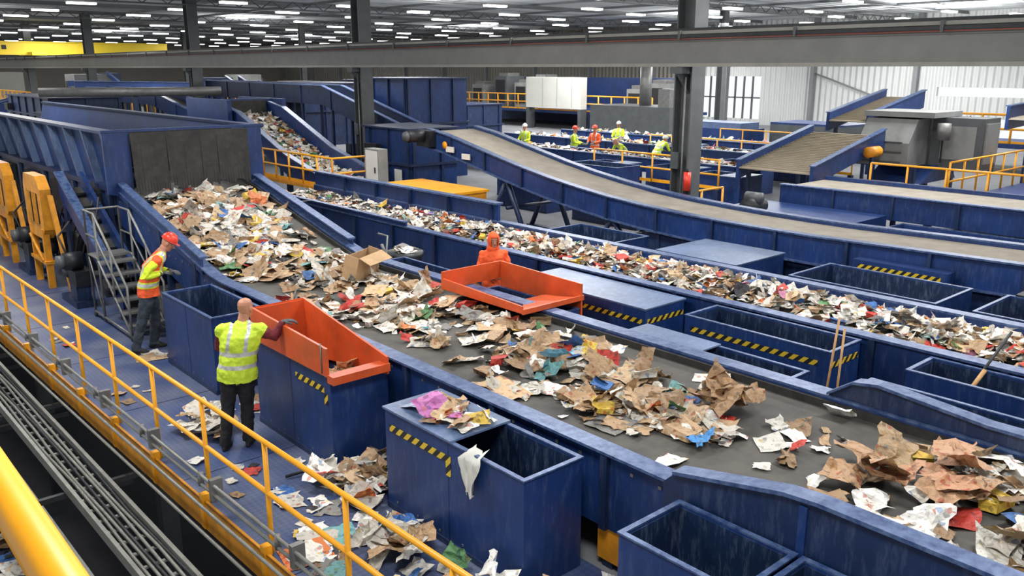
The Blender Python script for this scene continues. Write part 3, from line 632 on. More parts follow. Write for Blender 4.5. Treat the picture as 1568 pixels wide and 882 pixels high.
longconv('elevated_conveyor',14.3,15.5,[(31,1.2),(42,3.0),(52,3.0)],.3)
longconv('elevated_conveyor',23.5,24.6,[(43,.8),(52,3.2)],.35)
longconv('elevated_conveyor',27.5,28.6,[(55,.8),(64,3.4)],.35)
longconv('elevated_conveyor',21,22.1,[(64,1),(74,3.7)],.35)
crossconv('elevated_conveyor',14,3.3,24,3.1,53.0,54.4,.3)
crossconv('elevated_conveyor',10,1.8,12.6,2.6,57,58.3,.3)
crossconv('elevated_conveyor',26,1.8,34,3.3,44.0,45.4,.3)
for x0,x1,z in ((24.2,25.4,1.0),(28.6,29.8,1.0),(32.6,33.6,1.0)):
    longconv('picking_conveyor',x0,x1,[(16 if x0<26 else 15.8,z),(33,z)],.12)
for x,y in ((24.0-.6,18),(22.8,20.5),(26.5,17.5),(30.8,18),(22.9,15.7),(30.8,23.5)):
    M=MB(); openbin(M,x-.6,x+.6,y-.9,y+.9,-.03,1.05,lid=(y-.9,y-.1)); M.obj('collection_bin')
for x,y,w in ((18.5,19.8,1.2),(20.5,18.8,1.1),(19.9,21.7,1)):
    M=MB(); openbin(M,x-w/2,x+w/2,y-1.1,y+1.1,-.03,1.3); M.obj('collection_bin')
def yr(pts,z,h=1.0,deck=None,r=.03):
    M=MB(); railing(M,pts,z,h,1.2,YEL,r,True)
    (xa,ya),(xb,yb)=pts[0],pts[-1]
    x0,x1=min(xa,xb)-.05,max(xa,xb)+.05; y0,y1=min(ya,yb)-.05,max(ya,yb)+.05
    if deck: M.box(x0,x1+deck[0],y0,y1+deck[1],z-.2,z-.001,BLUE)
    nx=max(2,int(max(x1-x0,y1-y0)/5))
    if z>.1:
        for i in range(nx+1):
            x=x0+.1+(x1-x0-.2)*i/nx; y=y0+.1+(y1-y0-.2)*i/nx; M.box(x-.08,x+.08,y-.08,y+.08,-.03,z-.002,BLUED)
    M.obj('platform_railing')
yr([(21.9,20.5),(21.9,15.3)],.7,.9); yr([(17.8,13.6),(19.7,13.6)],.0,1.15); yr([(31.6,26),(31.6,16)],.3,1.0)
yr([(35,24.5),(35,17)],.5,1.0); yr([(13,58.8),(13,74)],1.8,1.1,(2,0),.045); yr([(16,63),(26,63)],1.9,1.1,(0,3),.045); yr([(16.0,50),(16.0,36)],1.4,1.1,(.6,0),.04)
yr([(45,60),(45,37)],1.3,1.1,(6,0),.05); yr([(22.4,43),(22.4,52)],1.5,1.1,(1,0),.04); yr([(40,17),(40,11)],1.2,1.2,(3,0),.05)
M=MB(); M.box(44.0,44.6,42.6,48.3,1.5,3.7,WHITEP)
for y in (43.5,45,46.5): M.box(43.98,43.999,y,y+.02,1.6,3.6,GREYM)
M.box(44.0,44.6,42.6,42.9,-.03,1.5,GREYD); M.box(44.0,44.6,48.0,48.3,-.03,1.5,GREYD); M.obj('air_handler')
M=MB()
for y,h in ((49.5,3.6),(51.5,3.2),(54,3.7),(57,3.0),(39.5,2.9),(37.6,3.3)):
    M.box(47,49,y,y+1.5,1.3,h,GREYM if int(y)%2 else GREYD); M.box(46.95,46.999,y+.2,y+1.3,1.6,h-.3,DARK); M.box(47.3,48.6,y+.2,y+1.3,h,h+.25,STEEL)
M.box(51.2,53,40,60,-.03,3.6,BLUE); M.obj('compressor_units')
M=MB()
M.box(38,41,30,36,-.03,2.2,GREYD); M.box(38.2,39,30.2,31,2.2,3.2,STEEL); M.tube([(39.5,33,2.2),(39.5,33,4.5)],.35,STEEL,16); M.box(41.01,45,33,35,-.03,1.8,GREYM); M.obj('dust_collector')
M=MB(); M.box(36,38,24,28,-.03,1.4,BLUE); M.box(36.2,37.8,24.2,27.8,1.4,1.7,BLUEW); M.box(38.5,41,20,24,-.03,1.6,GREYD); M.box(38.5,41,20,24,1.6,1.7,BLUE); M.obj('baler')
M=MB()
for i,(x,y,h) in enumerate(((18,68,3.9),(23,70,3.2),(27,66.5,3.6),(16,84,4.0),(32,72,3.8),(36,80,3.4),(24,84,3.9),(30,58,3.4))):
    M.box(x,x+2.2,y,y+2.5,-.03,h,(GREYM,GREYD,BLUE,WHITEP)[i%4]); M.box(x-.05,x-.001,y+.3,y+2.2,1.2,h-.5,DARK)
M.obj('control_rooms')
M=MB(); M.tube([(9.5,41.5,3.3),(13,40,3.3),(16.5,39,3.3)],.2,STEEL,14); M.box(12.9,13.1,40,40.2,-.03,3.1,BLUED); M.obj('duct_pipe')
M=MB(); M.tube([(16.95,12.75,1.4),(16.95,12.75,1.85)],.09,HATR,14); M.tube([(16.95,12.75,1.85),(16.95,12.75,1.93)],.03,DARK); M.box(16.95,17.05,12.7,12.85,1.3,1.6,DARK); M.obj('fire_extinguisher')

# ------------------------------------------------------------ waste
PAL=[((222,218,208),27),((200,194,182),17),((238,236,230),12),((178,148,114),22),((150,120,86),14),((198,170,134),11),((130,128,124),5),
     ((188,58,46),2.4),((54,104,168),2.2),((110,164,164),1),((212,178,66),1.8),((206,116,58),1.6),((90,140,90),1.1),((196,130,160),.7),((48,48,54),2.4)]
PC=np.array([lin(p[0]) for p in PAL]); PW=np.array([p[1] for p in PAL],float); PW/=PW.sum()
PW2=PW.copy(); PW2[3:6]*=.4; PW2/=PW2.sum()
class Waste:
    def __init__(s): s.V=[];s.F=[];s.C=[];s.n=0
    def piece(s,x,y,z,size,col=None,n=6,flat=False,w=None,asp=None,yaw=None,tilt=.18,crumple=None,slope=0):
        if crumple is None: crumple=rng.choice([.3,.8,1.3],p=[.3,.4,.3])
        sx=size; sy=size*(asp if asp else rng.uniform(.45,1.0))
        u,v=np.meshgrid(np.linspace(-.5,.5,n),np.linspace(-.5,.5,n)); u=u.ravel(); v=v.ravel()
        X=u*sx+rng.normal(0,.045*sx*crumple,n*n); Y=v*sy+rng.normal(0,.045*sx*crumple,n*n)
        th=rng.uniform(0,3.14); q=u*math.cos(th)+v*math.sin(th); q2=-u*math.sin(th)+v*math.cos(th)
        Z=rng.uniform(-.5,.3)*size*q*q*crumple*2+np.maximum(0,q-rng.uniform(-.2,.4))*size*rng.uniform(-.1,.9)*crumple+np.abs(q2-rng.uniform(-.3,.3))*size*rng.uniform(-.35,.35)*crumple+rng.normal(0,.036*size*crumple,n*n)
        if flat: Z*=.25
        ya=rng.uniform(0,6.28) if yaw is None else yaw
        R=Matrix.Rotation(ya,3,'Z')@Matrix.Rotation(rng.normal(0,tilt),3,'X')@Matrix.Rotation(rng.normal(0,tilt),3,'Y')
        if slope: R=Matrix.Rotation(slope,3,'X')@R
        Pm=np.stack([X,Y,Z],1)@np.array(R).T
        zmin=np.percentile(Pm[:,2],12); Pm[:,2]-=zmin
        if not slope: Pm[:,2]=np.maximum(Pm[:,2],.002)
        Pm+=np.array([x,y,z])
        if col is None: c=PC[rng.choice(len(PC),p=PW if w is None else w)]*rng.uniform(.8,1.08)
        else: c=np.array(lin(col))
        s.V.append(Pm); s.C.append(np.tile(np.append(np.clip(c,0,1),1),(n*n,1)))
        for i in range(n-1):
            for j in range(n-1):
                a=s.n+i*n+j; s.F.append((a,a+1,a+n+1,a+n))
        s.n+=n*n
    def carton(s,x,y,z,a,b,h,col=None,slope=0):
        j=lambda k:rng.normal(0,k)
        P=[(-a,-b,0),(a,-b,0),(a,b,0),(-a,b,0),(-a,-b,h),(a,-b,h),(a,b,h),(-a,b,h)]
        P=np.array([(p[0]+j(a*.12),p[1]+j(b*.15),p[2]*(rng.uniform(.6,1.1))) for p in P]); fl=np.array([P[4]+(0,-b*.8,rng.uniform(0,h)),P[5]+(0,-b*.8,rng.uniform(0,h))])
        P=np.vstack([P,fl]); R=Matrix.Rotation(rng.uniform(0,6.28),3,'Z')@Matrix.Rotation(rng.normal(0,.2),3,'X')
        if slope: R=Matrix.Rotation(slope,3,'X')@R
        P=P@np.array(R).T; P[:,2]-=P[:,2].min(); P+=np.array([x,y,z])
        c=PC[rng.choice([3,4,5,3,0,7,8,10])]*rng.uniform(.85,1.05) if col is None else np.array(lin(col))
        s.V.append(P); s.C.append(np.tile(np.append(np.clip(c,0,1),1),(10,1)))
        for f in ((0,1,5,4),(1,2,6,5),(2,3,7,6),(3,0,4,7),(4,5,6,7),(4,5,9,8)): s.F.append(tuple(i+s.n for i in f))
        s.n+=10
    def obj(s,name):
        me=bpy.data.meshes.new(name); V=np.concatenate(s.V); me.from_pydata(V.tolist(),[],s.F)
        ca=me.color_attributes.new('Col','FLOAT_COLOR','POINT'); ca.data.foreach_set('color',np.concatenate(s.C).ravel())
        me.materials.append(WASTE); o=bpy.data.objects.new(name,me); SC.collection.objects.link(o); return o
W=Waste()
def field(n,ya,yb,xc,xs,pile,s0,s1,clusters,spread,zf=P_main,lo=5.35,hi=7.5,nn=6,w=None):
    cl=[(rng.uniform(ya,yb),np.clip(rng.normal(xc,xs),lo+.15,hi-.15)) for _ in range(clusters)]
    for i in range(n):
        cy,cx=cl[rng.integers(clusters)]
        y=cy+rng.normal(0,spread); x=cx+rng.normal(0,spread*.8)
        if x<lo or x>hi: x=rng.uniform(lo,hi) if rng.random()<.3 else np.clip(rng.normal(xc,xs),lo,hi)
        if 7.9<y<9.95 and x>7.2: x=7.0-rng.random()*.6
        y=min(y,16.75)
        d=math.hypot(y-cy,x-cx)/max(spread,1e-3)
        z=zf(y)+.005+pile*max(0,1-d*.45)*rng.random()
        sl=math.atan(.22) if (zf is P_main and y>13.2) else 0
        if rng.random()<.07: W.carton(x,y,z,rng.uniform(.07,.16),rng.uniform(.05,.1),rng.uniform(.03,.09),slope=sl)
        else: W.piece(x,y,z,s0+(s1-s0)*rng.random()**1.6,n=nn,w=w,slope=sl)
field(560,12.8,16.7,6.4,.75,.08,.12,.42,26,.45)
field(230,10.0,12.8,6.75,.42,.07,.1,.4,12,.38)
field(240,7.0,10.0,6.5,.42,.08,.1,.38,12,.38)
field(170,5.2,7.2,6.4,.5,.08,.1,.42,9,.34)
field(60,4.2,5.2,6.5,.4,.08,.12,.42,5,.24)
field(22,3.1,4.2,6.3,.6,.02,.12,.3,8,.2)
field(200,.2,2.9,6.7,.45,.13,.12,.42,9,.32)
def extra(x,y,size,col,asp=.7,dz=.05,flat=True,yaw=None,cr=.5,tilt=.08,z=None): W.piece(x,y,(P_main(y) if z is None else z)+dz,size,col,flat=flat,asp=asp,yaw=yaw,crumple=cr,tilt=tilt,n=7)
extra(5.95,12.7,.8,(190,158,120),.6,.05); extra(6.3,13.6,.55,(202,174,136),.6); extra(5.5,6.35,.62,(198,166,126),.6,.02)
extra(5.4,4.15,.42,(226,224,216),.5,.005); extra(6.7,15.3,.5,(196,46,46),.45,.16); extra(6.33,6.4,.42,(120,180,206),.6,.14,False,cr=1); extra(5.95,4.2,.34,(60,136,200),.6,.04,False,cr=1)
extra(5.85,6.0,.3,(226,224,216),.8,.02); extra(7.0,9.4,.5,(190,158,120),.6,.08); extra(6.6,10.6,.55,(198,166,126),.6,.06); extra(6.7,8.0,.5,(190,158,120),.7,.08)
for dx,dy in ((0,0),(.15,.1),(-.12,.12),(.1,-.15),(-.1,-.1),(.22,-.02),(.05,.05)): extra(6.75+dx,4.5+dy,.4,(158,126,92),.8,.03+rng.random()*.12,False,cr=1.4,tilt=.3)
for dx,dy in ((0,0),(.2,.1),(-.2,.15),(.1,-.25)): extra(5.95+dx,5.25+dy,.35,(184,152,116),.8,.02+rng.random()*.05,False,cr=1.2)
for i in range(12): extra(rng.uniform(6.1,7.2),rng.uniform(1.4,3.0),.42,(164+rng.integers(25),140,106),.75,.06+rng.random()*.12,False,cr=1.,tilt=.2)
W.obj('mixed_paper_waste')
M=MB()
Mx=Matrix.Translation((6.95,11.6,1.06))@Matrix.Rotation(.5,4,'Z')@Matrix.Rotation(.25,4,'X')
def cb(pts): M.add([Mx@Vector(p) for p in pts],[(0,1,2,3)],CARD)
a,b,h=.36,.12,.42
cb([(-a,-b,0),(a,-b,0),(a,-b,h),(-a,-b,h)]); cb([(-a,b,0),(a,b,0),(a,b,h*.9),(-a,b,h*.9)]); cb([(-a,-b,0),(-a,b,0),(-a,b,h),(-a,-b,h)]); cb([(a,-b,0),(a,b,0),(a,b,h),(a,-b,h)]); cb([(-a,-b,h),(a,-b,h),(a+.03,-b-.2,h-.08),(-a+.02,-b-.2,h-.06)]); cb([(-a,-b,0),(a,-b,0),(a,b,0),(-a,b,0)])
o=M.obj('cardboard_box'); sm=o.modifiers.new('s','SOLIDIFY'); sm.thickness=.008
W=Waste()
for i in range(4200):
    y=rng.uniform(-1,15.9); x=np.clip(rng.normal(10.78,.38),10.08,11.48)
    h=.19*math.exp(-((x-10.78)/.42)**2)
    if rng.random()<.06: W.carton(x,y,1.0+h*rng.random()**.6,rng.uniform(.05,.11),rng.uniform(.03,.07),rng.uniform(.03,.07))
    else: W.piece(x,y,1.0+h*rng.random()**.6,rng.uniform(.08,.23),n=4,w=PW2,tilt=.3)
for i in range(480):
    W.piece(rng.uniform(10.1,11.45),rng.uniform(15.5,21.3),1.0+.04*rng.random(),rng.uniform(.08,.22),n=4,w=PW2)
W.obj('mixed_paper_waste')
W=Waste()
for i in range(560):
    y=rng.uniform(22.0,28.1); z=np.interp(y,[p[0] for p in pi2],[p[1] for p in pi2]); W.piece(rng.uniform(12.25,13.45),y,z+.05*rng.random(),rng.uniform(.1,.24),n=4,w=PW2,slope=.34)
W.obj('mixed_paper_waste')
W=Waste()
for x0,x1 in ((24.3,25.3),(28.7,29.7),(32.7,33.5)):
    for i in range(620): W.piece(rng.uniform(x0+.1,x1-.1),rng.uniform(16.2,32.5),1.0+.15*rng.random(),rng.uniform(.12,.32),n=3,w=PW2)
W.obj('mixed_paper_waste')
W=Waste()
for cx,cy,n,sp,s in ((3.62,9.75,22,.17,.28),(4.3,7.22,64,.2,.28),(3.35,6.6,6,.16,.42),(3.95,6.0,22,.18,.28),(3.55,7.55,3,.1,.25),(4.05,13.0,4,.1,.25),(3.25,6.2,8,.22,.34),(4.05,4.5,16,.25,.3),(4.4,3.95,12,.2,.3),(3.6,5.2,12,.35,.26),(4.5,10.15,8,.15,.3),(3.3,11.5,4,.3,.14),(3.5,8.3,8,.35,.16),(3.4,15,5,.5,.15),(3.7,6.9,9,.3,.24)):
    for i in range(n):
        x=cx+rng.normal(0,sp); y=cy+rng.normal(0,sp)
        if 7.72-.25<y<9.8 or 4.5<y<6.95 or 10.5<y<12.8 or y<3.8: x=min(x,4.0)
        W.piece(max(3.15,x),y,.005+.16*rng.random()*(n>10),rng.uniform(s*.6,s*1.3),w=PW2,flat=n<10,tilt=.3 if n>10 else .05)
for i in range(40): W.piece(rng.uniform(-.5,2.1),rng.uniform(3.2,7),-2.15,rng.uniform(.2,.4))
for i in range(60): W.piece(rng.uniform(0,1.8),rng.uniform(8.2,13.5),-1.98,rng.uniform(.2,.45))
for i in range(14): W.piece(rng.uniform(4.35,4.75),rng.uniform(5.7,6.3),1.09+.05*rng.random(),rng.uniform(.12,.28))
W.piece(4.5,6.45,1.09,.35,(150,160,185),flat=True); W.piece(4.6,5.75,1.12,.3,(212,180,80)); W.piece(4.45,5.95,1.12,.26,(196,120,180)); W.piece(4.4,6.2,1.11,.3,(196,120,180))
for i in range(9): W.piece(rng.uniform(4.4,4.75),rng.uniform(8.0,8.5),.85,rng.uniform(.2,.35),(194,160,120))
for i in range(10): W.piece(rng.uniform(8.65,8.85),rng.uniform(12.85,13.05),1.0,rng.uniform(.15,.3))
for i in range(30): W.piece(rng.uniform(12.3,13.2),rng.uniform(5,6.7),.4,rng.uniform(.15,.35))
W.obj('litter')
M=MB(); vs=[];fs=[]
for i in range(9):
    for j in range(8):
        s=i/8; q=j/7-.5
        zz=1.1-.4*s if s>.12 else 1.1
        vs.append((4.17-.025*math.sin(q*16+s*4)-.012-(0.0 if s>.12 else -.12),5.28+q*.22*(1+.35*math.sin(s*5))*(1-.25*s),zz+.03*math.sin(q*9)))
for i in range(8):
    for j in range(7): a=i*8+j; fs.append((a,a+1,a+9,a+8))
M.add(vs,fs,WHITEP,True); M.obj('hanging_rag')

# ------------------------------------------------------------ people
def frame(F):
    F=Vector((F[0],F[1],0)).normalized(); R=Vector((F.y,-F.x,0)); return R,F
def hand(M,w,d,nrm,side,m,curl=.6,s=1.):
    d=Vector(d).normalized(); nrm=Vector(nrm); nrm=(nrm-d*nrm.dot(d)).normalized(); sd=d.cross(nrm).normalized()*side
    w=Vector(w)
    Mx=Matrix((sd,d,nrm)).transposed()
    M.ell(w+d*.048*s,(.041*s,.056*s,.019*s),m,12,8,Mx)
    for i,(o,L) in enumerate(((-.03,.075),(-.01,.083),(.011,.077),(.03,.06))):
        p=w+d*.085*s+sd*(-o)*s; pts=[p-d*.02*s,p]; cur=p; ang=0
        for k,f in enumerate((.45,.32,.25)):
            ang+=curl*(.5 if k==0 else .75)
            cur=cur+(d*math.cos(ang)+nrm*math.sin(ang))*L*f*s; pts.append(cur.copy())
        M.tube(pts,[.0095*s,.0098*s,.009*s,.0085*s,.0065*s],m,8)
    p=w+d*.025*s+sd*.03*s; q=(d*.55+sd*.75+nrm*.25).normalized(); q2=(d*.85+sd*.2+nrm*.5*curl).normalized()
    M.tube([p-q*.015,p+q*.03*s,p+q*.03*s+q2*.03*s,p+q*.03*s+q2*.055*s],[.013*s,.0125*s,.011*s,.008*s],m,8)
FOLD=bpy.data.textures.new('cloth_folds','CLOUDS'); FOLD.noise_scale=.1; FOLD.noise_depth=2
def eval_mesh(o):
    dg=bpy.context.evaluated_depsgraph_get(); dg.update(); me=bpy.data.meshes.new_from_object(o.evaluated_get(dg)); return me
def remesh(M,vox,sm,name,cl=False):
    o=M.obj(name); r=o.modifiers.new('r','REMESH'); r.mode='VOXEL'; r.voxel_size=vox
    s=o.modifiers.new('s','SMOOTH'); s.iterations=sm; s.factor=.5
    if cl:
        d=o.modifiers.new('d','DISPLACE'); d.texture=FOLD; d.strength=.036; d.mid_level=.5; d.texture_coords='LOCAL'
    me=eval_mesh(o); bpy.data.objects.remove(o); me.materials.clear(); return me
def human(name,loc,F,J,mt,bulk=1.,vox=.01,hat=None,hood=False,head_yaw=0,head_pitch=0,scale=1.,hands=None,face=True):
    g=lambda k,d:Vector(J.get(k,d))
    pel=g('pelvis',(0,0,.95)); chest=g('chest',(0,.0,1.3)); neck=g('neck',(0,.01,1.5)); head=g('head',(0,.03,1.65))
    sh={s:g('sh'+s,((.19 if s=='R' else -.19),0,1.41)) for s in 'LR'}
    el={s:g('el'+s,((.25 if s=='R' else -.25),-.03,1.15)) for s in 'LR'}
    wr={s:g('wr'+s,((.26 if s=='R' else -.26),.08,.92)) for s in 'LR'}
    hp={s:g('hip'+s,(pel.x+(.095 if s=='R' else -.095),pel.y,.9)) for s in 'LR'}
    kn={s:g('kn'+s,((.11 if s=='R' else -.11),.03,.5)) for s in 'LR'}
    an={s:g('an'+s,((.12 if s=='R' else -.12),-.02,.1)) for s in 'LR'}
    B=MB(); b=bulk
    lerp=lambda a,c,t:a+(c-a)*t
    rg=[(pel.x,pel.y,pel.z-.15,.13*b,.095*b),(pel.x,pel.y,pel.z-.14,.182*b,.138*b),(pel.x,pel.y,pel.z,.176*b,.134*b)]
    for t,rx_,ry_ in ((.35,.166,.128),(.7,.172,.13),(1,.182,.132)):
        c=lerp(pel,chest,t); rg.append((c.x,c.y,c.z,rx_*b,ry_*b))
    for t,rx_,ry_ in ((.3,.186,.128),(.5,.172,.112),(.68,.135,.09),(.85,.085,.072),(1.,.062,.06)):
        c=lerp(chest,neck,t); rg.append((c.x,c.y,c.z,rx_*b,ry_*b))
    B.rings(rg,PANT,24)
    B.tube([lerp(chest,neck,.75),neck,lerp(neck,head,.6)],[.07,.062,.058],PANT,14)
    for s in 'LR':
        inn=lerp(sh[s],Vector((lerp(chest,neck,.6).x,sh[s].y,sh[s].z)),.5)+Vector((0,0,.015))
        B.tube([inn,sh[s],lerp(sh[s],el[s],.5),el[s],lerp(el[s],wr[s],.35),wr[s]],[.058*b,.056*b,.052*b,.045*b,.044*b,.031*b],PANT,14)
        B.ell(sh[s],(.06*b,.06*b,.058*b),PANT)
        lb=min(b,1.14)
        B.tube([hp[s]+Vector((0,0,.04)),lerp(hp[s],kn[s],.35),kn[s],lerp(kn[s],an[s],.3),an[s],an[s]-Vector((0,0,.04))],[.098*lb,.09*lb,.068*lb,.066*lb,.058*lb,.063*lb],PANT,14)
        a=an[s]; B.rings([(a.x,a.y+.05,a.z-.1,.044,.13),(a.x,a.y+.05,a.z-.07,.048,.135),(a.x,a.y+.02,a.z-.035,.044,.09),(a.x,a.y-.01,a.z+.01,.045,.06)],PANT,14)
    me=remesh(B,vox,5,name+'_b',True)
    mats=[mt['top'],mt.get('vest') or mt['top'],SILV,mt['pants'],SHOE,SKIN,mt.get('trim') or SILV]
    for m in mats: me.materials.append(m)
    bones=[]
    def seg(a,c,l,r): bones.append((np.array(a),np.array(c),l,r))
    seg(pel,chest,'T',.15*b); seg(chest,lerp(chest,neck,.5),'T',.15*b); seg(lerp(chest,neck,.9),head,'N',.085)
    for s in 'LR':
        seg(lerp(sh[s],Vector((lerp(chest,neck,.6).x,sh[s].y,sh[s].z)),.5),lerp(sh[s],el[s],.04),'S',.066*b)
        seg(lerp(sh[s],el[s],.12),el[s],'A',.055*b); seg(el[s],wr[s],'A',.042*b); seg(hp[s],kn[s],'L',.085*b); seg(kn[s],an[s],'L',.06*b); seg(an[s]-Vector((0,0,.07)),an[s]+Vector((0,.1,-.07)),'F',.05)
    nP=len(me.polygons); C=np.zeros(nP*3); me.polygons.foreach_get('center',C); C=C.reshape(-1,3)
    best=np.full(nP,1e9); lab=np.array(['T']*nP)
    for a,c,l,r in bones:
        ac=c-a; t=np.clip(((C-a)@ac)/(ac@ac),0,1); d=np.linalg.norm(C-(a+t[:,None]*ac),axis=1)/r
        k=d<best; best[k]=d[k]; lab[k]=l
    idx=np.zeros(nP,int); torso=(lab=='T')|(lab=='S'); hem=pel.z-.145
    torso=torso|((lab=='L')&(C[:,2]>pel.z-.13))
    idx[torso]=1; idx[lab=='A']=0; idx[(lab=='L')&~torso]=3; idx[lab=='F']=4; idx[lab=='N']=5
    if mt.get('vest'):
        z=C[:,2]; tt=np.clip((z-pel.z)/(chest.z-pel.z),0,1.4); cx=pel.x+(chest.x-pel.x)*tt
        st=torso&((abs(z-(pel.z+.05))<.024)|(abs(z-(pel.z+.2))<.024))
        vx=torso&(abs(abs(C[:,0]-cx)-.1)<.022)&(z>pel.z+.2)
        if mt.get('trim'):
            st2=torso&((abs(z-(pel.z+.05))<.042)|(abs(z-(pel.z+.2))<.042)); vx2=torso&(abs(abs(C[:,0]-cx)-.1)<.038)&(z>pel.z+.2)
            idx[st2|vx2]=6
        idx[st|vx]=2
        idx[torso&(z<hem+.02)&(lab=='L')]=3
    else: idx[torso&(C[:,2]<hem+.02)]=3
    me.polygons.foreach_set('material_index',idx.astype(np.int32)); me.polygons.foreach_set('use_smooth',[True]*nP)
    R,Fw=frame(F)
    root=bpy.data.objects.new(name,None); SC.collection.objects.link(root)
    root.matrix_world=Matrix.Translation(Vector(loc))@Matrix(((R.x,Fw.x,0,0),(R.y,Fw.y,0,0),(0,0,1,0),(0,0,0,1)))@Matrix.Scale(scale,4)
    ob=bpy.data.objects.new('body',me); SC.collection.objects.link(ob); ob.parent=root
    Hm=MB()
    for s in 'LR':
        fd=(wr[s]-el[s]).normalized(); hd=(hands or {}).get(s,(fd,Vector((0,0,-1)) if abs(fd.z)<.8 else Vector((-1 if s=='R' else 1,0,0)),.6))
        Hm.tube([wr[s]-fd*.05,wr[s]+Vector(hd[0]).normalized()*.015],[.042,.028],mt['glove'],12)
        hand(Hm,wr[s],hd[0],hd[1],1 if s=='L' else -1,mt['glove'],hd[2],1.08)
    Hm.obj('hands',root)
    Hd=MB()
    pf=[(-.115,.028,.03,.045),(-.105,.042,.045,.04),(-.08,.056,.066,.022),(-.045,.066,.082,.006),(0,.073,.092,.0),(.035,.076,.097,-.004),(.07,.07,.09,-.006),(.095,.052,.07,-.006),(.11,.03,.042,-.006),(.117,.01,.014,-.006)]
    Hd.rings([(0,c,z,rx_,ry_) for z,rx_,ry_,c in pf],SKIN,24)
    Hd.tube([(0,.088,.012),(0,.104,-.012),(0,.112,-.03),(0,.092,-.042)],[.009,.012,.016,.01],SKIN,10)
    for s in (-1,1):
        Hd.ell((s*.079,-.005,-.01),(.013,.022,.034),SKIN); Hd.ell((s*.032,.083,.024),(.022,.012,.007),SKIN)
    Hd.ell((0,.078,-.064),(.024,.012,.012),SKIN)
    hm=remesh(Hd,.006 if face else .012,3,name+'_h'); hm.materials.append(SKIN)
    nP=len(hm.polygons)
    hm.polygons.foreach_set('use_smooth',[True]*nP)
    hr=bpy.data.objects.new('head_pivot',None); SC.collection.objects.link(hr); hr.parent=root
    hr.location=head; hr.rotation_euler=(-head_pitch,0,head_yaw)
    ho=bpy.data.objects.new('head',hm); SC.collection.objects.link(ho); ho.parent=hr
    Fm=MB()
    for s in (-1,1):
        Fm.ell((s*.031,.080,.006),(.015,.010,.008),WHITE); Fm.ell((s*.031,.088,.006),(.006,.004,.006),EYE); Fm.ell((s*.032,.09,.027),(.018,.005,.004),SHOE)
    Fm.ell((0,.086,-.064),(.022,.008,.003),LIP); Fm.ell((0,.084,-.071),(.018,.007,.004),LIP)
    Fm.obj('face_features',hr)
    if hat:
        Ht=MB(); Ht.rings([(0,.0,.045,.098,.118),(0,0,.055,.099,.119),(0,-.002,.09,.095,.113),(0,-.004,.12,.08,.095),(0,-.005,.142,.055,.066),(0,-.005,.152,.02,.025)],hat,24)
        Ht.rings([(0,.01,.038,.108,.135),(0,.01,.046,.106,.133)],hat,24); Ht.ell((0,.13,.042),(.07,.04,.006),hat); Ht.tube([(0,-.1,.1),(0,-.06,.145),(0,0,.16),(0,.06,.145),(0,.1,.1)],.012,hat)
        Ht.obj('hard_hat',hr)
    if hood:
        Hh=MB(); vs=[];fs=[];n=28;k=20
        for i in range(k+1):
            ph=math.pi*i/k
            for j in range(n):
                t=2*math.pi*j/n; v=Vector((.105*math.sin(ph)*math.cos(t),.125*math.sin(ph)*math.sin(t)-.012,.15*math.cos(ph)+.0)); vs.append(v)
        for i in range(k):
            for j in range(n):
                f=(i*n+j,(i+1)*n+j,(i+1)*n+(j+1)%n,i*n+(j+1)%n); c=sum((vs[q] for q in f),Vector())/4
                if c.y>.03 and abs(c.x)<.06 and -.1<c.z<.06: continue
                fs.append(f)
        Hh.add(vs,fs,mt['top'],True); Hh.tube([(0,-.03,-.19),(0,-.02,-.12),(0,-.01,-.07)],[.12,.1,.085],mt['top'],20,cap=False)
        o=Hh.obj('hood',hr); so=o.modifiers.new('s','SOLIDIFY'); so.thickness=.012
    return root
human('worker_lime_vest',(3.66,9.02,0),(.62,.78),
  dict(pelvis=(.07,0,.98),chest=(.13,.01,1.31),neck=(.17,.03,1.53),head=(.2,.06,1.675),elR=(.5,.06,1.32),wrR=(.6,.1,1.50),shR=(.36,.02,1.43),shL=(-.07,.02,1.43),elL=(-.15,.14,1.19),wrL=(.0,.36,1.2),
   anR=(.12,.05,.1),anL=(-.12,-.06,.1),knR=(.13,.06,.52),knL=(-.07,.0,.52)),
  dict(top=MAROON,vest=VEST,pants=PANT,glove=GLOVE),bulk=1.27,head_yaw=-.35,head_pitch=.12,
  hands={'R':(Vector((.9,.3,.0)),Vector((0,0,-1)),.55)})
human('worker_orange_vest',(4.06,13.35,0),(.93,-.36),
  dict(pelvis=(0,.14,.99),chest=(0,.24,1.31),neck=(0,.38,1.52),head=(0,.48,1.63),shR=(.2,.31,1.41),shL=(-.2,.31,1.41),elR=(.34,.1,1.2),wrR=(.12,.36,1.2),elL=(-.3,.26,1.18),wrL=(-.08,.48,1.18),
   anR=(.13,-.1,.1),anL=(-.12,.14,.1),knR=(.12,.03,.54),knL=(-.11,.2,.54)),
  dict(top=LIMESL,vest=VESTO,pants=JEAN,glove=GLOVE,trim=LIMESL),bulk=1.14,hat=HATR,head_pitch=.6,scale=1.04)
human('worker_orange_hoodie',(8.85,10.5,-.03),(-.55,-.83),
  dict(wrR=(.12,.3,1.12),elR=(.27,.06,1.15),wrL=(-.12,.3,1.12),elL=(-.27,.06,1.15)),
  dict(top=HOODIE,vest=None,pants=PANT,glove=GLOVE),bulk=1.12,hood=True,head_yaw=.1,head_pitch=.15,scale=.97)
stand=dict(wrR=(.14,.34,1.1),elR=(.27,.08,1.15),wrL=(-.14,.36,1.1),elL=(-.27,.08,1.15))
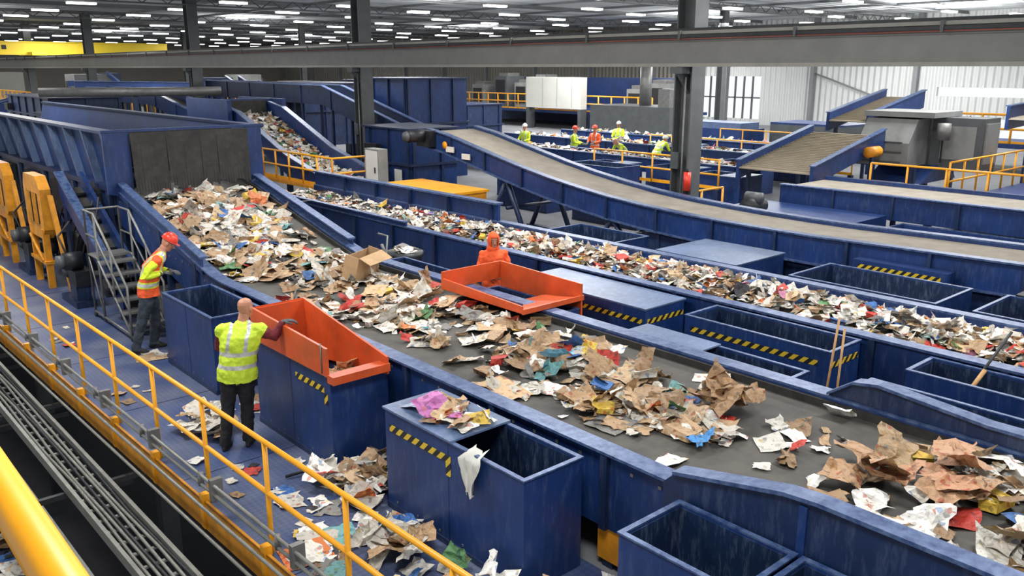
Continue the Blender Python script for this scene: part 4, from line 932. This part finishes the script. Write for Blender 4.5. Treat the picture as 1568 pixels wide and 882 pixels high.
bend=dict(pelvis=(0,-.08,.93),chest=(0,.12,1.18),neck=(0,.32,1.33),head=(0,.42,1.4),shR=(.19,.26,1.27),shL=(-.19,.26,1.27),elR=(.25,.36,1.02),wrR=(.16,.52,.98),elL=(-.25,.36,1.02),wrL=(-.14,.55,.96))
for nm,x,y,F,J,v,h in (('worker_lime_vest',26.6,26.1,(.5,-.8),stand,VEST,HATR),('worker_orange_vest',27.7,25.9,(-1,-.2),stand,VESTO,HATR),('worker_lime_vest',30.6,27.1,(-1,-.4),stand,VEST,HATW),
     ('worker_lime_vest',26.1,22.8,(-1,.2),bend,VEST,None),('worker_lime_vest',26.1,28.7,(-1,-.2),stand,VEST,HATW),('worker_lime_vest',27.6,22.3,(1,0),bend,VEST,HATW),('worker_lime_vest',27.4,20.4,(-1,.1),bend,VEST,HATR)):
    human(nm,(x,y,-.03),F,J,dict(top=LIMESL if v is VEST else HOODIE,vest=v,pants=JEAN,glove=GLOVE),bulk=1.1,vox=.022,hat=h,face=False,scale=1.08)

# ------------------------------------------------------------ lights
def area(x,y,z,sx,sy,e,col=(1,.99,.975),up=False):
    l=bpy.data.lights.new('high_bay_or_fill_light','AREA'); l.shape='RECTANGLE'; l.size=sx; l.size_y=sy; l.energy=e; l.color=col
    o=bpy.data.objects.new('high_bay_or_fill_light',l); SC.collection.objects.link(o); o.location=(x,y,z)
    if up: o.rotation_euler=(math.pi,0,0)  # upward ones are added fill for the ceiling, not high-bay fixtures
for x in (2,10,18):
    for y in (2,10,18): area(x,y,7.0,1.8,1.8,430)
for x in (28,42,54):
    for y in (10,26,42): area(x,y,7.0,4,4,1000)
for x in (6,18,30,45):
    for y in (32,50,70,95): area(x,y,6.9,4,4,700)
for x in (8,28,48):
    for y in (36,60,90): area(x,y,5.6,1.0,1.0,500,up=True)  # added uplights that brighten the roof; no such lamps hang here
for x in (35,52): area(x,22,5.2,1.5,1.5,1400,up=True)  # stronger added uplights for the brighter right part of the ceiling
w=bpy.data.worlds.new('sky'); SC.world=w; w.use_nodes=True; bg=w.node_tree.nodes['Background']; bg.inputs[0].default_value=(.93,.97,1,1); bg.inputs[1].default_value=1.05

# ------------------------------------------------------------ camera
cd=bpy.data.cameras.new('camera'); cd.lens=29.85; cd.sensor_width=36; cd.clip_start=.05; cd.clip_end=400
co=bpy.data.objects.new('camera',cd); SC.collection.objects.link(co); co.location=(0,0,4.3)
co.rotation_euler=(math.pi/2-math.atan(336/1300),0,-math.radians(41.4)); SC.camera=co
